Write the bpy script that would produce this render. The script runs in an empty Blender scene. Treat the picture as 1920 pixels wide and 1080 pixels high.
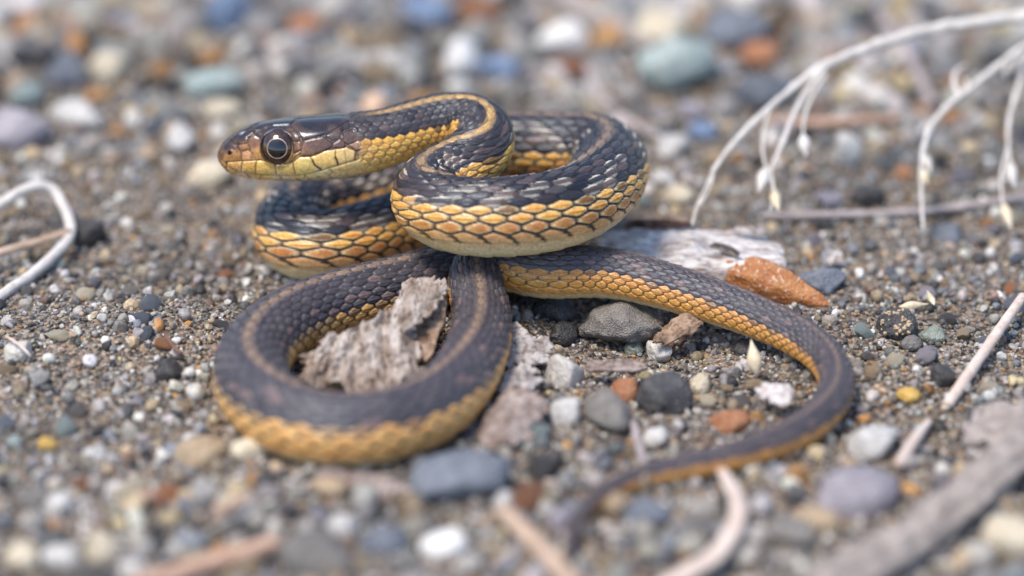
import bpy, math
import numpy as np
from mathutils import Vector

# ------------------------------------------------------------------ camera, sky, sun, exposure
MM = 0.001
PITCH = math.radians(27.0)
CAM_D = 0.367
TARGET = np.array([0.0, 0.0, 0.006])
LENS, SENSOR = 100.0, 36.0
V_FWD = np.array([0.0, math.cos(PITCH), -math.sin(PITCH)])
V_UP = np.array([0.0, math.sin(PITCH), math.cos(PITCH)])
V_RIGHT = np.array([1.0, 0.0, 0.0])
CAM = TARGET - V_FWD * CAM_D

scene = bpy.context.scene
cam_data = bpy.data.cameras.new('camera')
cam = bpy.data.objects.new('camera', cam_data)
scene.collection.objects.link(cam)
cam.location = CAM.tolist()
cam.rotation_euler = (math.pi / 2 - PITCH, 0.0, 0.0)
cam_data.lens = LENS
cam_data.sensor_width = SENSOR
cam_data.clip_start = 0.005
cam_data.clip_end = 200.0
cam_data.dof.use_dof = True
cam_data.dof.focus_distance = CAM_D + 0.0005
cam_data.dof.aperture_fstop = 6.6
cam_data.dof.aperture_blades = 0
scene.camera = cam

SUN_EL, SUN_AZ = math.radians(66.0), math.radians(-128.0)     # azimuth measured from +Y (behind the snake), to +X
world = bpy.data.worlds.new('World')
scene.world = world
world.use_nodes = True
wn = world.node_tree
wn.nodes.clear()
w_out = wn.nodes.new('ShaderNodeOutputWorld')
w_bg = wn.nodes.new('ShaderNodeBackground')
w_sky = wn.nodes.new('ShaderNodeTexSky')
w_sky.sky_type = 'NISHITA'
w_sky.sun_disc = False
w_sky.sun_elevation = SUN_EL
w_sky.sun_rotation = SUN_AZ
w_sky.air_density = 1.0
w_sky.dust_density = 1.0
w_sky.ozone_density = 1.0
w_bg.inputs['Strength'].default_value = 0.085
wn.links.new(w_sky.outputs[0], w_bg.inputs['Color'])
wn.links.new(w_bg.outputs[0], w_out.inputs['Surface'])

sun_data = bpy.data.lights.new('sun', 'SUN')
sun_data.energy = 1.5
sun_data.angle = math.radians(18.0)
sun_data.color = (1.0, 0.89, 0.76)
sun = bpy.data.objects.new('sun', sun_data)
scene.collection.objects.link(sun)
sun_dir = Vector((math.cos(SUN_EL) * math.sin(SUN_AZ), math.cos(SUN_EL) * math.cos(SUN_AZ), math.sin(SUN_EL)))
sun.rotation_euler = sun_dir.to_track_quat('Z', 'Y').to_euler()
sun.location = (sun_dir * 2.0)

scene.view_settings.view_transform = 'Standard'
scene.view_settings.look = 'None'
scene.view_settings.exposure = 1.45
scene.view_settings.gamma = 1.0
scene.view_settings.use_curve_mapping = False
scene.render.engine = 'CYCLES'
scene.cycles.use_denoising = True
scene.cycles.max_bounces = 6

# ------------------------------------------------------------------ helpers
rng = np.random.default_rng(7)
COL = scene.collection.objects

def ray(px, py):
    k = SENSOR / LENS / 1920.0
    return V_FWD + V_RIGHT * ((px - 960.0) * k) + V_UP * ((540.0 - py) * k)

def at_z(px, py, z):                       # photo pixel -> point at height z (mm)
    d = ray(px, py)
    t = (z * MM - CAM[2]) / d[2]
    return CAM + d * t

def at_y(px, py, y):                       # photo pixel -> point at depth y (mm)
    d = ray(px, py)
    t = (y * MM - CAM[1]) / d[1]
    return CAM + d * t

def _hash(ix, iy, iz, seed):
    n = (ix * 374761393 + iy * 668265263 + iz * 2147483647 * 3 + seed * 1274126177) & 0xffffffff
    n = ((n ^ (n >> 13)) * 1274126177) & 0xffffffff
    n = ((n ^ (n >> 16)) * 2246822519) & 0xffffffff
    return ((n ^ (n >> 15)) & 0xffff) / 65535.0

def vnoise(p, scale, seed=0):              # smooth value noise in -1..1 on an (n,3) array
    q = np.asarray(p, float) * scale
    i = np.floor(q).astype(np.int64)
    f = q - i
    f = f * f * (3 - 2 * f)
    out = 0
    for dx in (0, 1):
        for dy in (0, 1):
            for dz in (0, 1):
                w = (f[:, 0] if dx else 1 - f[:, 0]) * (f[:, 1] if dy else 1 - f[:, 1]) * (f[:, 2] if dz else 1 - f[:, 2])
                out = out + w * _hash(i[:, 0] + dx, i[:, 1] + dy, i[:, 2] + dz, seed)
    return out * 2 - 1

def fbm(p, scale, seed=0, octaves=3, gain=0.5):
    a, out, s = 1.0, 0, scale
    for o in range(octaves):
        out = out + a * vnoise(p, s, seed + o * 17)
        a *= gain
        s *= 2.03
    return out

def ground_h(x, y):                        # height of the bare ground (m) at x, y (m)
    x = np.atleast_1d(np.asarray(x, float)); y = np.atleast_1d(np.asarray(y, float))
    p = np.stack([x, y, np.zeros_like(x)], 1)
    h = 0.0011 * vnoise(p, 45.0, 3) + 0.0005 * vnoise(p, 130.0, 5) + 0.00022 * vnoise(p, 420.0, 9)
    h -= 0.0022 * np.exp(-(((x - 0.015) / 0.016) ** 2 + ((y + 0.006) / 0.011) ** 2))
    h += 0.0022 * np.exp(-(((x + 0.052) / 0.022) ** 2 + ((y + 0.002) / 0.010) ** 2))
    h += 0.0035 * np.clip((y - 0.03) / 0.1, 0, 1.5) * vnoise(p, 22.0, 31)
    fade = np.exp(-np.maximum(0, np.hypot(x, y) - 0.25) / 0.3)
    return h * fade - 0.0003

def mesh_obj(name, verts, faces, mat=None, parent=None, smooth=True, attrs=None):
    me = bpy.data.meshes.new(name)
    verts = np.ascontiguousarray(verts, dtype=np.float32)
    if isinstance(faces, np.ndarray):
        nf, k = faces.shape
        me.vertices.add(len(verts))
        me.vertices.foreach_set('co', verts.ravel())
        me.loops.add(nf * k)
        me.loops.foreach_set('vertex_index', faces.astype(np.int32).ravel())
        me.polygons.add(nf)
        me.polygons.foreach_set('loop_start', np.arange(0, nf * k, k, dtype=np.int32))
        me.update(calc_edges=True)
    else:
        me.from_pydata(verts.tolist(), [], faces)
        me.update()
    me.validate()
    if smooth:
        me.polygons.foreach_set('use_smooth', np.ones(len(me.polygons), dtype=bool))
    if attrs:
        for an, (kind, data) in attrs.items():
            a = me.attributes.new(an, kind, 'POINT')
            if kind == 'FLOAT_COLOR':
                d4 = np.ones((len(verts), 4), np.float32)
                d4[:, :3] = data
                a.data.foreach_set('color', d4.ravel())
            else:
                a.data.foreach_set('value', np.asarray(data, np.float32).ravel())
    if mat is not None:
        me.materials.append(mat)
    o = bpy.data.objects.new(name, me)
    COL.link(o)
    if parent is not None:
        o.parent = parent
    return o

def centre(o):                             # move a mesh object's origin to the foot of its own mesh
    me = o.data
    n = len(me.vertices)
    co = np.empty(n * 3, np.float32)
    me.vertices.foreach_get('co', co)
    co = co.reshape(-1, 3)
    c = np.array([co[:, 0].mean(), co[:, 1].mean(), co[:, 2].min()])
    me.vertices.foreach_set('co', (co - c).astype(np.float32).ravel())
    me.update()
    o.location = c.tolist()
    return o

def empty(name, loc):
    o = bpy.data.objects.new(name, None)
    o.empty_display_size = 0.005
    COL.link(o)
    o.location = [float(v) for v in loc]
    return o

def adopt(o, root):                        # parent a part built in world coordinates
    o.parent = root
    o.location = (-Vector(root.location))
    return o

def tag(o, label=None, cat=None, group=None, kind=None):
    if label: o['label'] = label
    if cat: o['category'] = cat
    if group: o['group'] = group
    if kind: o['kind'] = kind
    return o

class NT:                                  # small node-tree helper
    def __init__(self, name):
        self.m = bpy.data.materials.new(name)
        self.m.use_nodes = True
        self.t = self.m.node_tree
        self.b = self.t.nodes['Principled BSDF']
    def n(self, kind, **kw):
        nd = self.t.nodes.new(kind)
        for k, v in kw.items():
            if k.startswith('_'):
                nd.inputs[k[1:].replace('_', ' ')].default_value = v
            else:
                setattr(nd, k, v)
        return nd
    def l(self, a, b):
        self.t.links.new(a, b)
    def noise(self, scale, detail=4.0, rough=0.55, coord='Object'):
        tc = self.n('ShaderNodeTexCoord')
        nz = self.n('ShaderNodeTexNoise')
        nz.inputs['Scale'].default_value = scale
        nz.inputs['Detail'].default_value = detail
        nz.inputs['Roughness'].default_value = rough
        self.l(tc.outputs[coord], nz.inputs['Vector'])
        return nz
    def ramp(self, src, stops):
        r = self.n('ShaderNodeValToRGB')
        e = r.color_ramp.elements
        while len(e) < len(stops):
            e.new(0.5)
        for k, (p, c) in enumerate(stops):
            e[k].position = p
            e[k].color = (c[0], c[1], c[2], 1)
        self.l(src, r.inputs['Fac'])
        return r
    def mix(self, a, b, fac, blend='MIX'):
        mx = self.n('ShaderNodeMix', data_type='RGBA', blend_type=blend)
        for sock, v in ((mx.inputs[0], fac), (mx.inputs[6], a), (mx.inputs[7], b)):
            if hasattr(v, 'is_linked') or isinstance(v, bpy.types.NodeSocket):
                self.l(v, sock)
            elif isinstance(v, (int, float)):
                sock.default_value = v
            else:
                sock.default_value = (v[0], v[1], v[2], 1)
        return mx.outputs[2]
    def bump(self, h, strength=0.4, dist=0.0002):
        bp = self.n('ShaderNodeBump')
        bp.inputs['Strength'].default_value = strength
        bp.inputs['Distance'].default_value = dist
        self.l(h, bp.inputs['Height'])
        self.l(bp.outputs['Normal'], self.b.inputs['Normal'])

def spline(pts, n):                        # Catmull-Rom (centripetal-like by chord) through points, n samples by arc length
    pts = np.asarray(pts, float)
    d = np.sqrt(np.linalg.norm(np.diff(pts[:, :3], axis=0), axis=1)) + 1e-9
    t = np.concatenate([[0], np.cumsum(d)])
    # natural cubic spline, all columns at once
    m = len(pts)
    h = np.diff(t)
    A = np.zeros((m, m)); B = np.zeros((m, pts.shape[1]))
    A[0, 0] = A[-1, -1] = 1
    for k in range(1, m - 1):
        A[k, k - 1], A[k, k], A[k, k + 1] = h[k - 1], 2 * (h[k - 1] + h[k]), h[k]
        B[k] = 6 * ((pts[k + 1] - pts[k]) / h[k] - (pts[k] - pts[k - 1]) / h[k - 1])
    M = np.linalg.solve(A, B)
    tt = np.linspace(0, t[-1], max(n * 6, 400))
    k = np.clip(np.searchsorted(t, tt, side='right') - 1, 0, m - 2)
    a = (t[k + 1] - tt)[:, None]; b = (tt - t[k])[:, None]; hh = h[k][:, None]
    S = (M[k] * a ** 3 + M[k + 1] * b ** 3) / (6 * hh) + (pts[k] / hh - M[k] * hh / 6) * a + (pts[k + 1] / hh - M[k + 1] * hh / 6) * b
    s = np.concatenate([[0], np.cumsum(np.linalg.norm(np.diff(S[:, :3], axis=0), axis=1))])
    return S, s

def resample(S, s, at):
    return np.stack([np.interp(at, s, S[:, c]) for c in range(S.shape[1])], 1)
# ------------------------------------------------------------------ the snake: centre line, nose to tail tip
# photo pixel x, y, height z (mm), body radius (mm), back direction lean: dx, dy (with dz = 1)
SPINE = [
    (404, 294, 17.6, 3.8, 0, .16), (500, 286, 18.0, 3.8, 0, .16), (600, 277, 18.5, 3.8, 0, .16), (700, 266, 19.1, 3.7, 0, .10),
    (765, 245, 20.0, 3.65, 0, -.05), (824, 226, 20.6, 3.7, 0, -.15), (880, 226, 20.9, 3.8, .1, -.2), (914, 256, 20.6, 3.9, .3, -.1),
    (897, 292, 18.9, 4.0, .2, .1), (850, 322, 17.2, 4.25, 0, .15), (806, 350, 16.2, 4.6, -.1, .25), (803, 385, 15.4, 4.8, -.15, .5),
    (865, 407, 15.2, 5.0, 0, .60), (955, 408, 15.3, 5.15, 0, .60), (1050, 394, 15.2, 5.1, -.1, .58), (1118, 360, 14.8, 5.0, -.25, .45),
    (1146, 310, 14.4, 4.95, -.05, .15), (1118, 281, 14.0, 4.9, 0, .1), (1055, 276, 13.6, 4.85, 0, .05), (970, 276, 12.6, 4.85, 0, .1),
    (870, 288, 9.8, 4.8, 0, .1), (760, 323, 6.8, 4.8, 0, .1), (660, 356, 5.2, 4.75, 0, .05), (585, 380, 4.9, 4.7, -.1, .1),
    (540, 420, 4.8, 4.65, .2, .3), (562, 462, 4.9, 4.75, .1, .7), (640, 459, 4.9, 4.8, 0, .72), (735, 428, 4.8, 4.75, 0, .66),
    (830, 405, 4.8, 4.65, 0, .2), (930, 398, 4.7, 4.6, 0, .1), (1010, 410, 4.6, 4.5, 0, .1), (1050, 436, 4.5, 4.4, 0, .1),
    (1020, 462, 4.3, 4.2, 0, .1), (930, 483, 4.1, 4.0, 0, .1), (840, 513, 4.0, 4.0, 0, .05), (740, 541, 4.0, 4.0, 0, .05),
    (640, 566, 4.1, 4.1, 0, .05), (548, 601, 4.2, 4.3, -.05, .0), (488, 648, 4.3, 4.4, -.05, .0), (468, 700, 4.4, 4.45, -.05, 0),
    (494, 754, 4.4, 4.5, .05, .2), (565, 797, 4.4, 4.5, .05, .38), (660, 810, 4.4, 4.45, 0, .42), (770, 787, 4.3, 4.35, -.1, .35),
    (850, 732, 4.1, 4.1, -.15, .15), (893, 660, 4.0, 3.8, 0, 0), (904, 598, 4.4, 3.6, 0, 0), (894, 545, 5.4, 3.45, 0, 0),
    (890, 507, 6.3, 3.4, .1, .1), (930, 489, 6.6, 3.45, .1, .3), (1005, 511, 6.3, 3.5, 0, .38), (1100, 509, 6.0, 3.4, 0, .38),
    (1200, 524, 5.4, 3.15, 0, .36), (1300, 553, 4.5, 2.95, 0, .34), (1400, 588, 3.6, 2.75, 0, .3), (1485, 625, 3.0, 2.55, 0, .2),
    (1546, 667, 2.6, 2.35, .1, .1), (1570, 715, 2.4, 2.15, .1, 0), (1548, 768, 2.3, 2.1, .1, .1), (1488, 815, 2.2, 2.0, 0, .2),
    (1400, 849, 2.1, 1.82, 0, .3), (1300, 873, 2.0, 1.58, 0, .35), (1200, 894, 1.9, 1.34, 0, .35), (1125, 926, 1.8, 1.1, 0, .2),
    (1085, 968, 1.8, .86, 0, .1), (1068, 1015, 1.7, .62, 0, 0), (1062, 1060, 1.5, .32, 0, 0)]
_pts = np.array([np.concatenate([at_z(a[0], a[1], a[2]), [a[3] * MM, a[4], a[5], 1.0]]) for a in SPINE])
_S, _s = spline(_pts, 1200)
SP_S = np.arange(0.0, _s[-1], 0.00025)
_R = resample(_S, _s, SP_S)
_k = np.exp(-0.5 * (np.arange(-24, 25) / 9.0) ** 2); _k /= _k.sum()      # relax the tightest bends
_pad = np.concatenate([2 * _R[:1] - _R[24:0:-1], _R, 2 * _R[-1:] - _R[-2:-26:-1]])
SP = np.stack([np.convolve(_pad[:, c], _k, mode='valid') for c in range(_R.shape[1])], 1)
SP_S = np.concatenate([[0], np.cumsum(np.linalg.norm(np.diff(SP[:, :3], axis=0), axis=1))])
SP_LEN = SP_S[-1]
# ------------------------------------------------------------------ the snake: skin
HEAD_T = np.array([  # x from nose (mm), half width, height above axis, depth below axis
    (0, .12, .12, .12), (.12, .85, .62, .62), (.4, 1.45, 1.05, 1.1), (1.0, 2.0, 1.8, 1.9), (2.0, 2.45, 2.7, 2.65), (3.5, 2.95, 3.5, 3.2),
    (5.5, 3.4, 4.0, 3.45), (8, 4.0, 4.25, 3.75), (11, 4.65, 4.2, 4.05), (14, 5.0, 4.15, 4.2), (17, 4.95, 4.1, 4.15),
    (20, 4.5, 3.95, 3.95), (24, 3.95, 3.75, 3.75), (28, 3.7, 3.7, 3.7)])

# plate seams of the head traced on the side view: photo pixels x 4, counted from (380, 150)
SEAMS = [
    [(118, 520), (150, 600), (192, 648)], [(128, 500), (210, 405)],
    [(190, 622), (300, 615), (410, 612), (470, 612)], [(620, 642), (680, 632), (735, 592), (820, 590), (930, 545), (1010, 530), (1100, 512), (1168, 545), (1178, 600)],
    [(310, 615), (295, 700)], [(415, 612), (405, 712)], [(555, 645), (562, 722)], [(690, 635), (705, 722)], [(820, 590), (850, 650), (905, 688)],
    [(1010, 530), (1005, 600), (1030, 650)],
    [(192, 655), (300, 700), (420, 715), (560, 722), (700, 724), (800, 715), (900, 688), (1020, 650), (1100, 625), (1178, 600)],
    [(210, 405), (228, 460), (300, 545), (305, 612)], [(228, 458), (375, 358)], [(375, 358), (405, 405), (355, 445), (355, 482)],
    [(270, 492), (355, 482)], [(355, 482), (390, 600)], [(305, 545), (350, 532), (388, 560), (412, 612)],
    [(400, 405), (440, 442)], [(375, 358), (440, 318), (560, 287), (650, 278), (712, 296)], [(375, 350), (480, 262), (560, 252), (655, 262)],
    [(402, 402), (470, 370), (540, 350), (660, 346), (712, 388)], [(664, 346), (712, 296), (820, 272), (1000, 266), (1105, 266), (1122, 312)],
    [(655, 262), (712, 296)], [(712, 296), (820, 250), (1100, 242)],
    [(1122, 312), (1040, 352), (940, 420), (850, 446), (768, 472), (746, 440), (712, 388)],
    [(672, 402), (712, 388)], [(746, 440), (742, 472), (700, 472)], [(700, 476), (752, 482), (752, 540), (700, 562)], [(740, 570), (665, 625)],
    [(768, 472), (742, 585), (850, 582), (975, 522), (985, 492), (920, 430), (860, 446)], [(920, 430), (985, 470), (1040, 450), (1056, 400), (1040, 352)],
    [(1056, 392), (1130, 386), (1216, 420), (1222, 440), (1110, 494), (1040, 452)], [(985, 492), (1040, 452)], [(1110, 494), (1050, 526), (975, 522)],
    [(1110, 494), (1168, 545)], [(1222, 440), (1228, 505), (1168, 545)], [(1122, 312), (1122, 370), (1056, 392)], [(1122, 330), (1210, 320), (1228, 352), (1196, 392), (1130, 376)],
    [(250, 690), (300, 720)], [(330, 706), (360, 735)], [(440, 718), (440, 742)], [(580, 724), (600, 745)], [(780, 718), (770, 742)], [(960, 680), (985, 700), (935, 740)],
    [(192, 655), (190, 622)]]
DARK_SEAMS = [[(835, 615), (850, 650), (895, 682)], [(1008, 590), (1024, 645)], [(1160, 545), (1152, 600)]]
# colour of the head by place (same pixels): albedo
HEAD_COL = [
    (130, 520, (.10, .045, .022)), (160, 470, (.035, .024, .02)), (195, 500, (.05, .03, .022)), (245, 505, (.10, .055, .03)), (150, 570, (.16, .08, .035)), (180, 600, (.42, .22, .075)), (215, 430, (.04, .028, .024)), (250, 560, (.40, .20, .07)), (330, 520, (.34, .17, .065)), (350, 570, (.62, .33, .15)),
    (420, 550, (.50, .26, .085)), (400, 490, (.20, .10, .045)), (310, 430, (.035, .026, .026)), (450, 340, (.035, .028, .03)), (550, 380, (.035, .028, .03)), (600, 300, (.03, .026, .03)), (450, 420, (.06, .035, .025)),
    (800, 340, (.024, .021, .026)), (1000, 300, (.026, .022, .027)), (900, 380, (.03, .024, .026)), (760, 420, (.07, .045, .035)), (720, 440, (.13, .08, .055)), (720, 510, (.28, .15, .085)), (690, 595, (.60, .34, .13)),
    (860, 510, (.14, .08, .055)), (810, 560, (.22, .12, .07)), (990, 410, (.095, .065, .055)), (1130, 430, (.12, .08, .065)), (1050, 495, (.15, .09, .07)), (1170, 500, (.34, .2, .13)), (1180, 350, (.06, .045, .042)),
    (1090, 350, (.055, .042, .04)), (1240, 390, (.06, .045, .04)), (1250, 470, (.2, .13, .1)), (1290, 520, (.6, .44, .27)), (1250, 620, (.68, .48, .17)), (1200, 680, (.7, .5, .18)), (1350, 420, (.05, .04, .038)), (1350, 560, (.66, .46, .17)),
    (1400, 480, (.3, .2, .12)), (1450, 430, (.5, .32, .16)), (1440, 360, (.06, .05, .048))]
LABIAL_COL = [(230, 650, (0.68, 0.39, 0.123)), (350, 650, (0.77, 0.45, 0.123)), (480, 660, (0.86, 0.56, 0.161)), (620, 680, (0.86, 0.56, 0.173)), (780, 650, (0.88, 0.63, 0.210)), (920, 610, (0.88, 0.58, 0.197)), (1080, 580, (0.88, 0.59, 0.246)),
              (300, 720, (0.73, 0.50, 0.271)), (600, 738, (0.84, 0.64, 0.370)), (900, 720, (0.88, 0.65, 0.320)), (1100, 680, (0.86, 0.61, 0.246))]

NA_DORSAL, NA_BELLY = 244, 40
ROW_W = np.array([1.0] * 7 + [.95, 1.0, 1.22])            # rows 0..9, counted from the back stripe outwards
_half = 0.5 * ROW_W[0] + ROW_W[1:].sum()
ROW_EDGE = np.concatenate([[0.5 * ROW_W[0]], 0.5 * ROW_W[0] + np.cumsum(ROW_W[1:])]) / _half * math.radians(118)
_re_x = np.concatenate([[0], ROW_EDGE]); _re_y = np.concatenate([[0], np.arange(10) + 0.5])

# rings: dense on the head, then a fixed number for each scale
head_end = 0.0185
xs = np.concatenate([[0.0], 0.00002 * np.arange(1, 12) ** 1.55])
xs = np.concatenate([xs, np.arange(xs[-1] + 0.00007, head_end, 0.000072)])
_fine = np.arange(head_end, SP_LEN, 0.0001)
def scale_len(s):
    r = np.interp(s, SP_S, SP[:, 3])
    f = np.interp(s, [0, .02, .035, .06, .09, .3, .33, .43], [.34, .34, .42, .53, .56, .56, .58, .60])
    return np.maximum(r * f, 0.00035)
sig_fine = np.concatenate([[0], np.cumsum(0.0001 / scale_len(_fine[:-1]))])
N_RPS = 8
ring_sig = np.arange(0, sig_fine[-1], 1.0 / N_RPS)
RS = np.concatenate([xs, np.interp(ring_sig[1:], sig_fine, _fine), [SP_LEN - 1e-6]])
SIG = np.concatenate([np.full(len(xs), 0.0) - (head_end - xs) / scale_len(head_end), ring_sig[1:], [sig_fine[-1]]])
NR = len(RS)
th_d = np.linspace(-124, 124, NA_DORSAL + 1)
th_b = np.linspace(124, 236, NA_BELLY + 1)[1:-1]
TH = np.radians(np.concatenate([th_d, th_b]))
NA = len(TH)

C = resample(SP, SP_S, RS)
P0, RAD, DREF = C[:, :3], C[:, 3], C[:, 4:7]
Ts = np.gradient(SP[:, :3], SP_S, axis=0)
_head_i = SP_S < 0.017                                     # a straight skull
_hd = (SP[np.searchsorted(SP_S, 0.017), :3] - SP[0, :3]); _hd /= np.linalg.norm(_hd)
Ts[_head_i] = _hd
HEAD_O = SP[np.searchsorted(SP_S, 0.017), :3] - _hd * 0.017
Ts /= np.linalg.norm(Ts, axis=1)[:, None]
Kv = np.gradient(Ts, SP_S, axis=0)
T = np.stack([np.interp(RS, SP_S, Ts[:, c]) for c in range(3)], 1); T /= np.linalg.norm(T, axis=1)[:, None]
K = np.stack([np.interp(RS, SP_S, Kv[:, c]) for c in range(3)], 1)
hm = RS < 0.017
P0 = P0.copy(); P0[hm] = HEAD_O + _hd * RS[hm][:, None]
K[RS < 0.019] = 0
D = DREF - (DREF * T).sum(1)[:, None] * T; D /= np.linalg.norm(D, axis=1)[:, None]
S = np.cross(D, T)                                          # the snake's own left or right side
if (S[5] * np.array([0, -1, 0])).sum() < 0:
    SIDE_NEAR = -1.0
else:
    SIDE_NEAR = 1.0

# cross sections
ct, st = np.cos(TH)[None, :], np.sin(TH)[None, :]
hx = RS / MM
hw = np.interp(hx, HEAD_T[:, 0], HEAD_T[:, 1]); hzt = np.interp(hx, HEAD_T[:, 0], HEAD_T[:, 2]); hzb = np.interp(hx, HEAD_T[:, 0], HEAD_T[:, 3])
_g = np.exp(-0.5 * (np.arange(-40, 41) / 14.0) ** 2); _g /= _g.sum()
for arr in (hw, hzt, hzb):                                  # smooth the skull's profile a little
    sm = np.convolve(np.concatenate([np.full(40, arr[0]), arr, np.full(40, arr[-1])]), _g, mode='valid')
    wgt = np.clip((hx - 1.2) / 1.5, 0, 1) * (hx < 29)
    arr[:] = arr * (1 - wgt) + sm * wgt
blend = np.clip((hx - 20) / 8, 0, 1)[:, None]
up = ct > 0
aw = hw[:, None]; ah = np.where(up, hzt[:, None], hzb[:, None])
ex = np.where(up, 2.55, 2.25)
r_head = ((np.abs(st) / aw) ** ex + (np.abs(ct) / ah) ** ex) ** (-1 / ex)
r_body = (RAD / MM)[:, None] * (1.0 - 0.05 * np.clip(-ct - 0.55, 0, 1) - 0.02 * np.clip(ct - .7, 0, 1) + 0.02 * np.abs(st))
rr = r_head * (1 - blend) + r_body * blend                  # mm

# ---- scales on neck, trunk and tail
th = np.broadcast_to(TH[None, :], (NR, NA))
tha = np.where(th > math.pi, 2 * math.pi - th, np.abs(th))
sgn = np.where((th < 0) | (th > math.pi), -1, 1)
q = np.interp(tha, _re_x, _re_y)
q = np.where(tha > ROW_EDGE[-1], 9.5 + (tha - ROW_EDGE[-1]) / math.radians(14.0), q)
sig = np.broadcast_to(SIG[:, None], (NR, NA))
best = np.full((NR, NA), 9.0); second = best.copy()
bi = np.zeros((NR, NA)); bj = np.zeros((NR, NA)); bu = np.zeros((NR, NA)); bv = np.zeros((NR, NA))
KV = 0.74
q0 = np.rint(np.clip(q, 0, 10))
for dj in (-1, 0, 1):
    jr = q0 + dj
    jj = np.abs(jr)                                          # across the back the rows mirror
    ok = jj <= 10
    off = np.where(np.mod(jj, 2) == 0, 0.0, 0.5)
    dv = q - jr
    dv = np.where((jj == 10) & (q > 10), 0.0, dv)
    bow = np.where(jj == 10, -0.34 * np.clip(q - 9.7, 0, 1.3), 0)   # belly plates sweep back at their ends
    i0 = np.rint(sig - off + bow)
    for di in (-1, 0, 1):
        ii = i0 + di
        du = sig - off + bow - ii
        d = np.sqrt(du * du + (dv * KV * (1 - .32 * np.clip(du, -.6, .6))) ** 2)
        d = np.where(ok, d, 9)
        key_side = np.where(jr < 0, -sgn, sgn) * np.where(jj == 0, 0, 1) * np.where(jj == 10, 0, 1)
        new = d < best
        second = np.where(new, best, np.minimum(second, d))
        bi = np.where(new, ii, bi); bj = np.where(new, jj, bj); bu = np.where(new, du, bu); bv = np.where(new, dv, bv)
        best = np.where(new, d, best)
gap = second - best
gap = gap + .022 * vnoise(np.stack([sig.ravel() * 4.5, q.ravel() * 3.5, sgn.ravel() * 7.0], 1), 1.0, 15).reshape(NR, NA) * np.clip(gap / .06, 0, 1)
rnd = _hash(bi.astype(np.int64) + 4000, bj.astype(np.int64) * np.where(sgn > 0, 1, 7), (bi * 0).astype(np.int64), 11)
rnd2 = _hash(bi.astype(np.int64) + 900, bj.astype(np.int64), (bi * 0).astype(np.int64) + 3, 29)
sfrac = np.broadcast_to(RS[:, None], (NR, NA)) / MM        # mm from the nose
Lmm = np.broadcast_to((scale_len(RS) / MM)[:, None], (NR, NA))
belly = bj == 10
plate = np.clip(gap / 0.16, 0, 1); plate = plate * plate * (3 - 2 * plate)
relief = Lmm * (np.where(bj >= 7, .11, .085 + .02 * np.clip((sfrac - 185) / 30, 0, 1)) * plate * np.where(belly & (q > 10.6), 0.55, 1.0) + 0.055 * np.clip(bu, -.5, .5) * plate)
relief += Lmm * 0.042 * np.exp(-(bv / 0.10) ** 2) * plate * (bj < 9) * (0.6 + 0.4 * np.clip(bu + .5, 0, 1))   # keels
relief -= Lmm * 0.05

# ---- head plates
head_rows = np.where(hx < 22)[0]
hn = len(head_rows)
lx = np.broadcast_to(hx[:hn, None], (hn, NA))
ly = rr[:hn] * np.sin(TH)[None, :]
lz = rr[:hn] * np.cos(TH)[None, :]
ca = float((D[5] * V_UP).sum()); sb = abs(float((S[5] * V_UP).sum()))
def proj_px(p):
    d = np.asarray(p) - CAM
    z = (d * V_FWD).sum()
    k = SENSOR / LENS / 1920.0
    return np.array([960 + (d * V_RIGHT).sum() / z / k, 540 - (d * V_UP).sum() / z / k])
pa, pb = proj_px(HEAD_O), proj_px(HEAD_O + _hd * 0.016)
ppm = np.linalg.norm(pb - pa) / 16.0
axu = (pb - pa) / np.linalg.norm(pb - pa)
axv = np.array([axu[1], -axu[0]])
if axv[1] > 0: axv = -axv
def hpx(z):                                                 # traced pixel -> head coordinates in mm (along, up)
    p = np.array([380 + z[0] / 4.0, 150 + z[1] / 4.0]) - pa
    return np.array([p @ axu, p @ axv]) / ppm
HU = lx; HV = lz * ca - np.abs(ly) * sb
def seg_dist(poly, U, V):
    out = np.full(U.shape, 99.0)
    pts = [hpx(z) for z in poly]
    for a, b in zip(pts[:-1], pts[1:]):
        ab = b - a
        t = np.clip(((U - a[0]) * ab[0] + (V - a[1]) * ab[1]) / (ab @ ab + 1e-9), 0, 1)
        out = np.minimum(out, np.hypot(U - a[0] - t * ab[0], V - a[1] - t * ab[1]))
    return out
dseam = np.full(HU.shape, 99.0)
for poly in SEAMS:
    dseam = np.minimum(dseam, seg_dist(poly, HU, HV))
dseam = np.minimum(dseam, np.where((np.abs(ly) < 1.2) & (lz > 0) & (lx > 11.2) & (lx < 18), np.abs(ly), 99))     # between the two crown plates
chin = HV < hpx((600, 745))[1] - .12
dseam = np.where(chin & (lx < 16), np.minimum(99, np.abs(np.mod(lx + 0.3 * np.abs(ly), 1.5) - .75) + .02), dseam)
ddark = np.full(HU.shape, 99.0)
for poly in DARK_SEAMS:
    ddark = np.minimum(ddark, seg_dist(poly, HU, HV))
h_relief = -0.16 * np.exp(-(dseam / 0.085) ** 2) + 0.07 * (1 - np.exp(-dseam / 0.25))
nos = hpx((214, 556)); dn = np.hypot(HU - nos[0], HV - nos[1])
h_relief += -0.42 * np.exp(-(dn / 0.24) ** 4) + 0.07 * np.exp(-((dn - .40) / .10) ** 2)
eye_c = hpx((573, 522)); de = np.hypot(HU - eye_c[0], HV - eye_c[1])
EYE_R = 31.0 / ppm
h_relief += 0.22 * np.exp(-((de - EYE_R - 0.12) / 0.22) ** 2) - 0.55 * np.clip(1 - de / EYE_R, 0, 1) ** .5
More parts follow.
